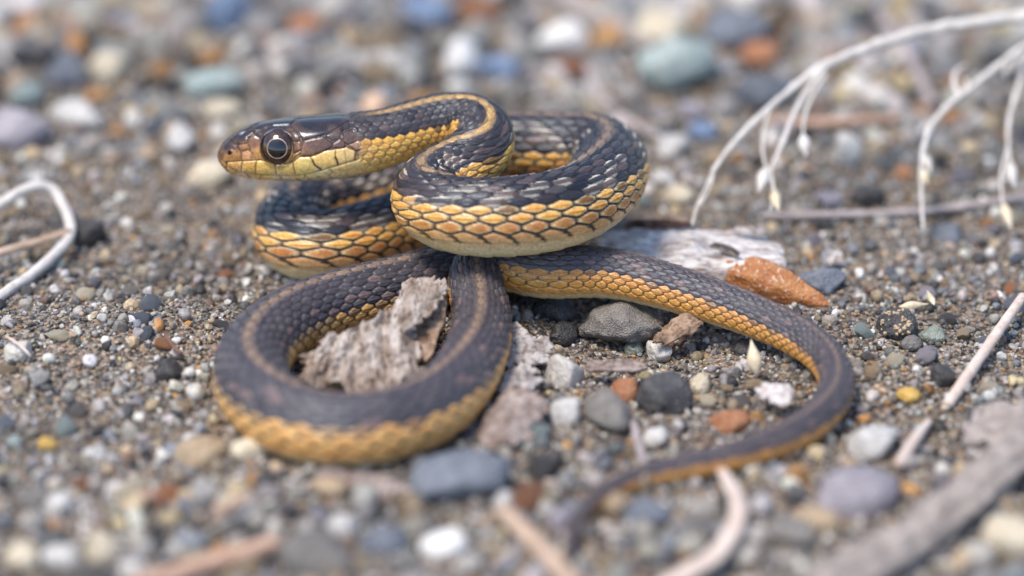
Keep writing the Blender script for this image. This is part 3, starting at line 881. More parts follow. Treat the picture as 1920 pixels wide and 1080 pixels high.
stone('pebble', 1055, 628, 4.4, 3.6, 3.4, 'black', 'black gritty pebble left of the large rough grey stone', seed=33, rough=.1)
stone('pebble', 1190, 655, 2.6, 2.4, 2.2, 'green', 'mossy green pebble in front of the large rough grey stone', seed=34)
stone('pebble', 1312, 722, 3.0, 3.4, 3.2, 'cream', 'pale cream pebble right of the dark charcoal stone', seed=36)
stone('pebble', 1370, 790, 5.2, 4.4, 3.4, 'rust', 'pinkish brown pebble inside the curve of the tail', seed=38)
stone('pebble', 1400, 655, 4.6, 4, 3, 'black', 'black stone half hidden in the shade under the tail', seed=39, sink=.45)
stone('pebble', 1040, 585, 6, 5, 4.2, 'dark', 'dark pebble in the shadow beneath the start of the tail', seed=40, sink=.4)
sandy = stone('stone', 1682, 612, 5.6, 5.4, 4.8, 'dark', 'round dark grey stone with sand stuck on it', 'stone', seed=42, cuts=3, rough=.07)
_co = np.array([v.co[:] for v in sandy.data.vertices])
_pick = _co[(_co[:, 2] > 0) & (_co[:, 1] < .0008)]
_pick = _pick[np.random.default_rng(3).choice(len(_pick), 46, replace=False)]
_pick = _pick[np.argsort(np.hypot(_pick[:, 0] - .0002, _pick[:, 1] + .0018))[:30]]
_gr = np.random.default_rng(4)
_gv = np.concatenate([p_ + ICO1[0] * _gr.uniform(.00018, .00038) * (1 + .2 * _gr.normal(size=(len(ICO1[0]), 1))) for p_ in _pick])
_gf = np.concatenate([ICO1[1] + k * len(ICO1[0]) for k in range(len(_pick))])
tag(mesh_obj('stuck_sand', _gv, _gf, STONE['tan'], sandy, False), kind='stuff')
stone('pebble', 1708, 646, 3.0, 2.8, 2.4, 'grey', 'light grey pebble touching the round dark stone', seed=43)
stone('pebble', 1746, 629, 3.6, 2.8, 2.4, 'green', 'oval greenish pebble right of the round dark stone', seed=44, cuts=2)
stone('pebble', 1703, 741, 3.0, 2.6, 2.0, 'yellow', 'bright amber yellow pebble lying in the sand', seed=45, cuts=3)
stone('pebble', 1766, 707, 3.2, 3.2, 3.6, 'black', 'black pebble beside the lower end of the pale straw', seed=46)
stone('stone', 1627, 368, 6.2, 5, 3.6, 'black', 'flat blue black angular stone behind the drooping seed heads', 'stone', seed=47, cuts=8, rough=.02)
stone('pebble', 1556, 372, 4.0, 3.4, 2.4, 'lilac', 'purple grey pebble beside the blue black angular stone', seed=48, cuts=7)
stone('pebble', 1696, 324, 2.7, 2.4, 2.2, 'rust', 'brown orange round pebble above the blue black angular stone', seed=49, cuts=2)
stone('stone', 1776, 440, 4.6, 4, 3.4, 'slate', 'grey stone below the long mauve stem', 'stone', seed=50)
stone('pebble', 1546, 424, 3.0, 2.6, 2.4, 'black', 'small black pebble just below the long mauve stem', seed=51)
stone('pebble', 1592, 283, 3.8, 3, 4.8, 'white', 'white pointed pebble standing up among grey gravel', seed=52, cuts=6)
stone('pebble', 1270, 368, 4.2, 4, 3.6, 'cream', 'round cream pebble beyond the white bark', seed=53, cuts=2)
stone('pebble', 1243, 335, 3.2, 3, 2.6, 'white', 'little white pebble beside the round cream pebble', seed=54)
stone('pebble', 1262, 275, 4.8, 4, 3.6, 'white', 'bluish white pebble behind the upper coil', seed=55)
stone('pebble', 1340, 300, 3.4, 3, 3, 'tan', 'tan pebble under the arching grass stem', seed=56)
# background stones
stone('stone', 1268, 118, 11.5, 9, 8.5, 'teal', 'large blurred grey green stone', 'stone', seed=60, cuts=3)
stone('stone', 1232, 62, 9, 8, 7, 'cream', 'pale yellowish stone behind the large grey green stone', 'stone', seed=61, cuts=3)
stone('pebble', 1058, 76, 8.2, 6, 5.6, 'chalk', 'bright round white pebble far behind the upper coil', seed=62, cuts=2)
stone('pebble', 936, 126, 7.2, 5, 4.2, 'blue', 'vivid blue pebble behind the neck', seed=63)
stone('pebble', 864, 112, 5.2, 7.5, 6.2, 'chalk', 'tall pale white stone left of the vivid blue pebble', 'stone', seed=64)
stone('stone', 423, 20, 8.2, 7, 6.4, 'blue', 'dark blue stone far behind the head', 'stone', seed=65)
stone('pebble', 404, 159, 8.6, 5, 4.2, 'teal', 'pale turquoise oblong pebble above the head', seed=66, cuts=2, rz=.25)
stone('pebble', 420, 206, 5.4, 4, 2.8, 'cream', 'creamy oval pebble below the turquoise one', seed=67, cuts=2)
stone('stone', 148, 216, 8.4, 5, 4.2, 'white', 'long whitish stone lying at a slant on the far gravel', 'stone', seed=68, rz=-.35)
stone('pebble', 52, 180, 5.2, 4.4, 4, 'teal', 'pale egg shaped pebble beside the lilac stone', seed=69, cuts=2)
stone('stone', 28, 240, 9, 8, 5.2, 'lilac', 'broad lilac stone in the far gravel', 'stone', seed=70)
stone('pebble', 576, 50, 6.4, 5, 4, 'rust', 'salmon orange pebble in the blurred distance', seed=71)
stone('pebble', 125, 132, 7, 6, 4.6, 'slate', 'dull blue grey stone behind the long whitish stone', 'stone', seed=72)
stone('stone', 800, 20, 9, 7, 4.6, 'blue', 'slanting blue stone at the far edge of the gravel', 'stone', seed=73)
stone('pebble', 900, 22, 6.5, 6, 4.6, 'rust', 'reddish stone next to the slanting blue stone', 'stone', seed=74)
stone('pebble', 392, 327, 6.6, 5, 4.2, 'cream', 'pale yellowish pebble right under the snout', seed=75)
stone('pebble', 338, 262, 3.6, 5, 4, 'white', 'bluish white upright pebble just behind the snout', seed=76)
stone('stone', 162, 442, 5.6, 5, 5.4, 'black', 'black angular stone where the two dry stems meet', 'stone', seed=77, cuts=8, rough=.02)
stone('pebble', 205, 128, 6, 5, 5, 'cream', 'blurred cream stone beside the blue grey one', 'stone', seed=78)
stone('stone', 1380, 60, 10, 8, 6, 'slate', 'wide dark slate stone behind the arching stem', 'stone', seed=79)
stone('pebble', 1425, 105, 5.5, 4, 4, 'rust', 'orange brown pebble under the arching stem', seed=80)
stone('pebble', 1300, 208, 4.2, 4, 3, 'lilac', 'small lilac pebble below the large grey green stone', seed=81)
stone('pebble', 1318, 245, 4, 3.4, 2.6, 'blue', 'small blue pebble below the lilac one', seed=82)
stone('stone', 1440, 170, 10, 8, 5, 'slate', 'blue grey slab half covered by the arching stem', 'stone', seed=83)
stone('pebble', 540, 20, 6, 5, 5, 'grey', 'soft grey stone beyond the salmon orange pebble', 'stone', seed=84)
# foreground left
stone('pebble', 35, 661, 3.8, 3.4, 3.2, 'quartz', 'cloudy white pebble with a thin straw across it', seed=90, cuts=6)
stone('pebble', 316, 694, 3.6, 3.4, 3.2, 'black', 'crumbly black pebble near the left bend of the lower coil', seed=91, rough=.14)
stone('pebble', 365, 737, 2.9, 2.7, 2.6, 'quartz', 'shiny pale pebble near the left bend of the lower coil', seed=92, cuts=4)
stone('pebble', 90, 832, 2.5, 2.2, 2.0, 'yellow', 'small mottled yellow and pink pebble', seed=93)
stone('pebble', 27, 832, 1.9, 2.0, 2.4, 'teal', 'tiny glassy white pebble left of the mottled yellow one', seed=94)
stone('pebble', 466, 848, 4.8, 3.6, 3.6, 'cream', 'lumpy cream pebble at the outer edge of the lower coil', seed=95, rough=.12)
stone('stone', 375, 850, 6.2, 4.6, 3.8, 'tan', 'two toned tan stone left of the lumpy cream pebble', 'stone', seed=96)
stone('pebble', 178, 852, 3.0, 2.6, 2.4, 'white', 'white pebble with a dark notch in the near gravel', seed=97)
stone('pebble', 192, 1037, 5.0, 4.4, 4.8, 'cream', 'egg shaped cream pebble in the near gravel', seed=98, cuts=1)
stone('pebble', 118, 1046, 5.0, 4, 3.8, 'white', 'off white pebble beside the egg shaped cream one', seed=99, cuts=2)
stone('pebble', 40, 1045, 4.2, 4, 3.4, 'cream', 'yellowish white pebble in the near gravel', seed=100, cuts=2)
stone('pebble', 112, 945, 3.0, 2.8, 2.6, 'white', 'bright white pebble behind the off white ones', seed=101)
stone('stone', 60, 930, 4.6, 4, 3.2, 'grey', 'flat grey stone beside the bright white pebble', 'stone', seed=102)
stone('pebble', 642, 987, 3.8, 3.4, 3.2, 'white', 'bluish white round pebble in front of the lower coil', seed=103, cuts=2)
stone('pebble', 832, 1026, 6.0, 4.6, 3.8, 'chalk', 'brilliant white pebble in the blurred near gravel', seed=104, cuts=3)
stone('stone', 722, 1012, 5.6, 5, 4.6, 'slate', 'blue grey stone beside the brilliant white pebble', 'stone', seed=105)
stone('stone', 590, 1040, 9.5, 7, 5, 'grey', 'broad grey stone beside the end of the orange stick', 'stone', seed=106)
stone('pebble', 618, 915, 4.5, 3, 2.4, 'tan', 'tan oval pebble in front of the lower coil', seed=107, cuts=2)
# foreground right
stone('stone', 1640, 838, 6.6, 5.4, 4.6, 'white', 'white stone with a bluish side near the bend of the tail', 'stone', seed=110)
stone('stone', 1606, 925, 11, 8, 6, 'lilac', 'large mauve stone in front of the bend of the tail', 'stone', seed=111)
stone('stone', 1893, 1010, 6.4, 6, 5.4, 'cream', 'pale rounded stone below the thick grey stalk', 'stone', seed=112, cuts=2)
stone('pebble', 1525, 975, 6.5, 5, 4, 'tan', 'tan and rust pebble in front of the tail', seed=113)
stone('stone', 1480, 1000, 6.5, 5, 4, 'grey', 'smooth grey pebble beside the curved dry blade', seed=114, cuts=2)
stone('pebble', 1215, 965, 5.5, 4.4, 3.6, 'slate', 'slate blue pebble in the hook of the tail tip', seed=115)
stone('pebble', 1160, 950, 3.8, 3.4, 3.2, 'tan', 'warm tan pebble touching the tail tip', seed=116)
stone('pebble', 1355, 870, 4.2, 3.6, 3, 'white', 'bluish white pebble just behind the tail', seed=117)
stone('pebble', 1225, 822, 3.8, 3.6, 3, 'white', 'pale pebble between mauve twig and tail', seed=118)

# ------------------------------------------------------------------ pebbles without a name of their own
USED_LABELS = {}
GEN = [('grey', 'grey', .22), ('tan', 'tan', .17), ('cream', 'cream', .12), ('dark', 'charcoal', .13), ('slate', 'slate blue', .14), ('white', 'white', .06),
       ('lilac', 'mauve grey', .06), ('rust', 'rust brown', .04), ('teal', 'grey green', .03)]
gp = np.array([g[2] for g in GEN]); gp /= gp.sum()
body_xy = SP[::20, :2]; body_r = SP[::20, 3]; body_low = SP[::20, 2] < .012
n_done = 0
placed = list(HERO_XY)
while n_done < 215:
    u = rng.random()
    y = -.064 + .185 * (u ** .8)
    x = (rng.random() * 2 - 1) * (0.5 * SENSOR / LENS * math.hypot(y - CAM[1], CAM[2]) + .008)
    far = max(0, min(1, (y - .04) / .05)); near = max(0, min(1, (-.018 - y) / .03))
    w = rng.uniform(2.2, 3.4) + far * rng.uniform(1.5, 6.5) + near * rng.uniform(.4, 3.2)
    if np.any((np.hypot(body_xy[:, 0] - x, body_xy[:, 1] - y) < body_r + w * .55 * MM) & body_low):
        continue
    if any(math.hypot(a - x, (b - y) * (.75 if y > .04 else 1)) < c * .95 + w * .47 * MM for a, b, c in placed):
        continue
    k = int(rng.choice(len(GEN), p=gp))
    kind, cname, _ = GEN[k]
    size = 'tiny' if w < 2.7 else 'small' if w < 3.5 else 'middling' if w < 5.5 else 'large'
    near_h = sorted((math.hypot(a - x, b - y), nm) for a, b, nm in HERO_NAME if len(nm.split()) > 2)
    tries = [f'{size} {cname} pebble near the {near_h[0][1]}', f'{size} {cname} pebble between the {near_h[0][1]} and the {near_h[1][1]}',
             f'{size} {cname} pebble between the {near_h[0][1]} and the {near_h[2][1]}']
    lab = next((t for t in tries if t not in USED_LABELS and len(t.split()) <= 16), tries[0])
    USED_LABELS[lab] = 1
    grp = f'{cname} pebbles in the gravel'
    o = bpy.data.objects.new('pebble', VARIANTS[int(rng.integers(len(VARIANTS)))])
    COL.link(o)
    o.material_slots[0].link = 'OBJECT'
    o.material_slots[0].material = STONE[kind]
    h = w * rng.uniform(.55, .85)
    o.scale = (w * .5 * MM, w * rng.uniform(.65, .95) * .5 * MM, h * .5 * MM)
    o.rotation_euler = (rng.normal() * .25, rng.normal() * .25, rng.uniform(0, 6.28))
    o.location = (x, y, float(ground_h(x, y)[0]) + h * rng.uniform(.08, .3) * MM)
    tag(o, lab, 'pebble', grp)
    placed.append((x, y, w * .5 * MM))
    n_done += 1

# ------------------------------------------------------------------ dry plants
def plant_mat(name, c1, c2, rough=.7, scale=500.0):
    m = NT(name)
    nz = m.noise(scale, 5, .6)
    nz2 = m.noise(scale * 5, 3, .6)
    c = m.mix(c1, c2, m.ramp(nz.outputs['Fac'], [(.35, (0, 0, 0)), (.65, (1, 1, 1))]).outputs['Color'])
    c = m.mix(c, m.ramp(nz2.outputs['Fac'], [(.3, (.6, .58, .55)), (.5, (1, 1, 1))]).outputs['Color'], .7, 'MULTIPLY')
    m.l(c, m.b.inputs['Base Color'])
    m.b.inputs['Roughness'].default_value = rough
    m.bump(nz2.outputs['Fac'], .35, .0002)
    return m.m
M_PALE = plant_mat('dry_grass_pale', (.56, .52, .48), (.72, .69, .65), .6)
M_MAUVE = plant_mat('dry_stem_mauve', (.30, .25, .25), (.46, .41, .40))
M_TAN = plant_mat('dry_stick_tan', (.40, .28, .20), (.56, .43, .33))
M_PINK = plant_mat('dry_stick_pink', (.46, .27, .19), (.58, .40, .30))
M_STRAW = plant_mat('dry_straw', (.58, .45, .38), (.74, .65, .58), .55)
M_SEED = plant_mat('seed_husk', (.66, .54, .36), (.80, .70, .52), .5, 300)
M_WOODGREY = plant_mat('dead_wood_grey', (.24, .205, .185), (.42, .37, .34), .8)
M_ROOT = plant_mat('rootlet_brown', (.13, .06, .035), (.22, .12, .08), .7)

def tube(pts, radii, sides=10, step=.0005, wob=.12, seed=0, flat=1.0, ridges=0):
    P = np.array([np.append(p, r * MM) for p, r in zip(pts, radii)])
    if len(P) == 2:
        P = np.array([P[0], P[0] * .66 + P[1] * .34, P[0] * .34 + P[1] * .66, P[1]])
    Sx, sx = spline(P, 200)
    at_ = np.linspace(0, sx[-1], max(6, int(sx[-1] / step)))
    R = resample(Sx, sx, at_)
    c, r = R[:, :3], np.maximum(R[:, 3], .00004)
    t = np.gradient(c, axis=0); t /= np.linalg.norm(t, axis=1)[:, None]
    ref = np.array([0, 0, 1.0]) if abs(t[:, 2]).max() < .9 else np.array([0, 1.0, 0.05])
    u = np.cross(t, ref); u /= np.linalg.norm(u, axis=1)[:, None]
    w = np.cross(u, t)
    ang = np.linspace(0, 2 * math.pi, sides, endpoint=False)
    n = len(at_)
    pp_ = np.stack([np.repeat(at_ * 600, sides), np.tile(np.cos(ang) * 1.5, n), np.tile(np.sin(ang) * 1.5, n) + seed * 5.3], 1)
    nz = (wob * fbm(pp_, 1.0, seed, 2)).reshape(n, sides)
    if ridges:
        nz = nz + .16 * np.sin(ang * ridges + 3 * vnoise(pp_, .4, seed + 4).reshape(n, sides))
    rr_ = r[:, None] * (1 + nz)
    v = c[:, None] + u[:, None] * (rr_ * np.cos(ang))[..., None] + w[:, None] * (rr_ * np.sin(ang) * flat)[..., None]
    i = np.arange(n - 1)[:, None] * sides; k = np.arange(sides)[None]; k2 = (np.arange(sides) + 1) % sides
    f = np.stack([i + k, i + k2[None], i + sides + k2[None], i + sides + k], -1).reshape(-1, 4)
    faces = [tuple(int(a) for a in q_) for q_ in f] + [tuple(range(sides))[::-1], tuple(range((n - 1) * sides, n * sides))]
    return v.reshape(-1, 3), faces

def pod(p, direction, length, width, seed=0):              # a pointed seed capsule hanging along a direction
    d = np.array(direction, float); d /= np.linalg.norm(d)
    prof = [(0, .12), (.12, .55), (.3, .95), (.45, 1.0), (.62, .78), (.78, .42), (.9, .2), (1, .05)]
    pts = [np.array(p) + d * length * MM * a for a, _ in prof]
    return tube(pts, [width * .5 * b for _, b in prof], 10, .0003, .10, seed)

def stick(name, pix, radii, mat, label, cat='stick', group=None, seed=0, wob=.12, sides=12, flat=1.0, ridges=0, step=.0006):
    pts = [at_z(a[0], a[1], a[2] + float(ground_h(*at_z(a[0], a[1], a[2])[:2])[0]) / MM) for a in pix]
    v, f = tube(pts, radii, sides, step, wob, seed, flat, ridges)
    o = centre(mesh_obj(name, v, f, mat))
    return tag(o, label, cat, group)

def grass(label, strands, pods, mat=M_PALE, group=None):
    """strands: (part name, [(px, py, z)...], [radius...]); pods: (px, py, z, px2, py2, z2, width)"""
    first = [at_z(*a) for a in strands[0][1]]
    root = empty('grass_sprig', (first[0][0], first[0][1], float(ground_h(first[0][0], first[0][1])[0])))
    tag(root, label, 'grass', group)
    for k, (pn, pix, radii) in enumerate(strands):
        v, f = tube([at_z(*a) for a in pix], radii, 9, .0005, .3, k + 3)
        adopt(mesh_obj(pn, v, f, mat), root)
    for k, (a, b, c, d, e, g, w) in enumerate(pods):
        p0, p1 = at_z(a, b, c), at_z(d, e, g)
        v, f = pod(p0, p1 - p0, np.linalg.norm(p1 - p0) / MM, w, k)
        adopt(mesh_obj('seed_capsule', v, f, M_SEED if k % 2 else mat), root)
    return root

grass('long arching pale grass stem with drooping seed capsules, its tip touching the white bark', [
    ('stem', [(1990, 24, 22), (1930, 30, 22), (1760, 52, 21), (1640, 86, 20), (1545, 124, 18.5), (1490, 162, 16.5), (1430, 214, 14.5), (1365, 282, 11.5), (1335, 325, 9.5)], [1.0, 1.0, .9, .8, .68, .55, .45, .38, .3]),
    ('branch', [(1337, 322, 9.6), (1318, 362, 8), (1308, 384, 7), (1297, 424, 5.2)], [.22, .18, .2, .2]),
    ('branch', [(1338, 326, 9.4), (1326, 362, 8), (1314, 380, 7.2), (1303, 392, 6.6)], [.2, .16, .18, .1]),
    ('branch', [(1547, 126, 18.4), (1507, 180, 15.8), (1480, 236, 13.5), (1458, 289, 11), (1446, 320, 9.5), (1450, 352, 8.3), (1445, 394, 6.8)], [.5, .45, .36, .3, .24, .2, .15]),
    ('branch', [(1549, 140, 18), (1524, 180, 16), (1508, 222, 14), (1506, 256, 12.5)], [.32, .28, .25, .2]),
    ('branch', [(1443, 204, 15), (1431, 249, 12.6), (1430, 285, 10.8), (1437, 318, 9.4)], [.22, .2, .2, .16]),
], [(1440, 312, 9.8, 1422, 362, 7.8, 2.0), (1450, 356, 8.2, 1460, 396, 6.8, 1.5), (1506, 252, 12.7, 1511, 294, 11, 1.8)])
grass('pale grass stem with a curled node and two small capsules, hanging above the mauve stem', [
    ('stem', [(1990, 52, 20), (1920, 88, 19), (1862, 130, 17), (1818, 166, 15), (1798, 182, 14), (1764, 212, 12.6), (1738, 255, 10.8), (1728, 302, 8.8), (1728, 369, 5.6), (1731, 430, 3.0)], [.55, .52, .5, .45, .45, .42, .38, .32, .25, .2]),
    ('branch', [(1800, 182, 14), (1789, 152, 15), (1797, 130, 15.8), (1812, 122, 16)], [.4, .4, .32, .15]),
    ('branch', [(1800, 180, 14), (1815, 160, 14.8), (1806, 146, 15.4)], [.3, .3, .15]),
], [(1733, 290, 9.2, 1746, 325, 7.8, 1.5), (1731, 318, 8.2, 1738, 346, 7, 1.3)])
grass('pale grass strands with two pointed capsules hanging beside the curled node', [
    ('stem', [(1990, 60, 18), (1945, 85, 17.5), (1918, 138, 15), (1898, 200, 12.5), (1890, 249, 10.2), (1895, 311, 7.8)], [.5, .45, .42, .38, .3, .2]),
    ('branch', [(1891, 244, 10.4), (1888, 280, 9), (1878, 325, 7), (1880, 384, 4.6)], [.22, .2, .2, .16]),
    ('branch', [(1945, 85, 17.5), (1905, 100, 16.6), (1888, 126, 15.6), (1885, 148, 15)], [.4, .36, .3, .15]),
    ('branch', [(1922, 98, 16.8), (1903, 126, 15.8), (1906, 142, 15)], [.3, .25, .12]),
], [(1893, 303, 8.2, 1902, 352, 6.2, 1.7), (1880, 380, 4.8, 1897, 430, 2.8, 1.5)])
stick('dry_twig', [(1425, 405, 1.0), (1560, 403, 1.2), (1760, 393, 1.3), (1930, 367, 1.4), (1990, 356, 1.4)], [.4, .55, .55, .6, .6], M_MAUVE, 'long thin mauve stem lying on the sand below the drooping seed heads', 'stem', seed=2)
stick('dry_twig', [(-40, 405, 6), (0, 384, 6.5), (45, 356, 7), (92, 352, 6.5), (118, 384, 5), (133, 432, 3.2), (108, 472, 2.2), (58, 516, 1.4), (0, 556, 1.0), (-40, 584, 1)], [.75] * 10, M_PALE, 'pale stem bent round like a hook over the black angular stone', 'stem', seed=4)
stick('dry_twig', [(-40, 487, 2.2), (0, 474, 2.6), (70, 454, 3.0), (132, 433, 3.6)], [.62, .62, .6, .5], M_TAN, 'straight tan stem ending at the black angular stone', 'stem', seed=5)
stick('straw', [(1776, 760, 1.2), (1845, 660, 1.8), (1918, 556, 3.2)], [.75, .72, .62], M_STRAW, 'straight pinkish white piece of straw lying beside a black pebble', 'straw', seed=6, wob=.06)
stick('stick', [(372, 978, 1.6), (470, 930, 1.8)], [1.15, 1.0], M_TAN, 'short thick tan stick in front of the lower coil', seed=7)
stick('stick', [(250, 1100, 2.2), (380, 1060, 2.4), (520, 1016, 2.4)], [1.0, 1.05, .9], M_PINK, 'orange brown stick beside the broad grey stone', seed=8)
stick('stick', [(940, 955, 1.8), (1000, 1015, 2.2), (1085, 1105, 2.6)], [1.0, 1.15, 1.2], M_TAN, 'pale tan stick pointing towards the tail tip', seed=9)
stick('curved_reed', [(1352, 880, 1.6), (1380, 930, 2.8), (1382, 975, 3.4), (1345, 1035, 3.2), (1285, 1075, 2.6), (1230, 1110, 2)], [.7, 1.0, 1.1, 1.15, 1.1, 1.0], M_STRAW, 'curved dry blade arching out from under the tail', 'blade', seed=10, flat=.45)
stick('wood_stalk', [(1530, 1110, 2.4), (1740, 985, 3.0), (1860, 890, 3.0), (1960, 800, 2.6)], [3.0, 2.6, 2.6, 2.2], M_WOODGREY, 'thick fibrous grey stalk lying across the near gravel', 'stalk', seed=11, sides=28, wob=.2, ridges=7, flat=.7)
stick('stick', [(1188, 792, 1.6), (1196, 828, 1.7), (1208, 868, 1.8)], [.45, .55, .5], M_MAUVE, 'short mauve twig beside the upright grey stone', 'twig', seed=12)
stick('dry_twig', [(1742, 790, 1.2), (1715, 826, 1.4), (1685, 872, 1.6)], [.4, .75, .6], M_STRAW, 'pale pinkish strip of stem near the white bluish stone', 'stem', seed=13)
stick('rootlet', [(1275, 560, 2.4), (1268, 600, 1.2), (1260, 652, .6)], [.3, .34, .2], M_ROOT, 'reddish brown rootlet beside the large rough grey stone', 'root', seed=14)
stick('rootlet', [(1282, 565, 2), (1290, 610, 1.0), (1272, 648, .5)], [.25, .3, .2], M_ROOT, 'thinner brown rootlet crossing the shadow under the tail', 'root', seed=15)
stick('straw', [(10, 630, 2.6), (38, 648, 2.6), (58, 668, 1.6)], [.16, .2, .16], M_STRAW, 'thin straw resting on the cloudy white pebble', 'straw', seed=16)
stick('stick', [(1000, -40, 3), (1090, 20, 3.2), (1180, 62, 3), (1225, 90, 2.4)], [1.8, 2.0, 1.8, 1.4], M_WOODGREY, 'blurred pale stick leaning towards the large grey green stone', seed=17, ridges=5)
stick('stick', [(1105, 130, 2), (1135, 190, 2.2), (1180, 228, 2), (1250, 262, 1.4)], [.8, .8, .7, .5], M_MAUVE, 'bent brown twig in the gravel behind the upper coil', 'twig', seed=18)
stick('stick', [(1640, 12, 3), (1700, 100, 3), (1748, 196, 1.6)], [.9, .85, .7], M_MAUVE, 'blurred mauve twig behind the arching grass stem', 'twig', seed=19)
stick('stick', [(1440, 226, 1.6), (1540, 230, 1.6), (1660, 222, 1.6), (1745, 214, 1.4)], [.5, .7, .6, .4], M_PINK, 'rusty twig lying flat under the drooping seed heads', 'twig', seed=20)
stick('stick', [(340, 664, 1.6), (322, 645, 2), (308, 622, 2.2)], [.25, .3, .15], M_ROOT, 'little brown twig near the left bend of the lower coil', 'twig', seed=21)

def seed_husk(px, py, z, px2, py2, z2, w, label, cat='seed'):
    p0, p1 = at_z(px, py, z), at_z(px2, py2, z2)
    v, f = pod(p0, p1 - p0, np.linalg.norm(p1 - p0) / MM, w, int(px))
    return tag(centre(mesh_obj('seed_husk', v, f, M_SEED)), label, cat)
seed_husk(1420, 704, .3, 1408, 636, 4.2, 1.9, 'cream pointed seed husk standing upright under the tail')
seed_husk(1686, 576, 1.0, 1742, 570, 1.0, 1.2, 'white seed husk lying flat beyond the round dark stone')
seed_husk(1752, 572, 1.0, 1738, 544, 1.4, .9, 'tiny white husk lying beside the larger white husk')

# ------------------------------------------------------------------ bark and leaf scraps
def flake_mat(name, c1, c2, c3, scale=350.0, bumpd=.0005, stretch=(1, 1, 1)):
    m = NT(name)
    nz = m.noise(scale, 8, .65)
    n2 = m.noise(scale * 3.2, 5, .6)
    if stretch != (1, 1, 1):
        for nd in (nz, n2):
            mp = m.n('ShaderNodeMapping'); mp.inputs['Scale'].default_value = stretch
            m.l(nd.inputs['Vector'].links[0].from_socket, mp.inputs['Vector'])
            m.l(mp.outputs[0], nd.inputs['Vector'])
    r = m.ramp(nz.outputs['Fac'], [(.32, c3), (.46, c1), (.62, c2)])
    c = m.mix(r.outputs['Color'], m.ramp(n2.outputs['Fac'], [(.36, (.28, .21, .17)), (.50, (1, 1, 1))]).outputs['Color'], .8, 'MULTIPLY')
    m.l(c, m.b.inputs['Base Color'])
    m.b.inputs['Roughness'].default_value = .85
    m.bump(n2.outputs['Fac'], .7, bumpd)
    return m.m
M_BARK = flake_mat('weathered_bark', (.33, .265, .22), (.56, .505, .46), (.13, .08, .05), 330.0, .0008, (1.6, .6, .8))
M_BARKRAW = flake_mat('bark_inside', (.30, .20, .135), (.44, .33, .25), (.12, .07, .045))
M_LEAF = flake_mat('grey_leaf_scrap', (.34, .31, .30), (.50, .47, .455), (.18, .15, .135))
M_LEAFPINK = flake_mat('mauve_leaf_scrap', (.27, .215, .19), (.40, .34, .315), (.14, .09, .07))
M_WHITE = flake_mat('white_flake', (.60, .56, .55), (.74, .71, .70), (.42, .33, .30))
M_WHITEBARK = flake_mat('white_bark', (.52, .49, .48), (.78, .77, .77), (.17, .11, .09), 330.0, .0008, (.45, 1.5, 1.5))
M_DARKBARK = flake_mat('dark_bark', (.07, .03, .022), (.14, .075, .055), (.03, .014, .012), 500.0)

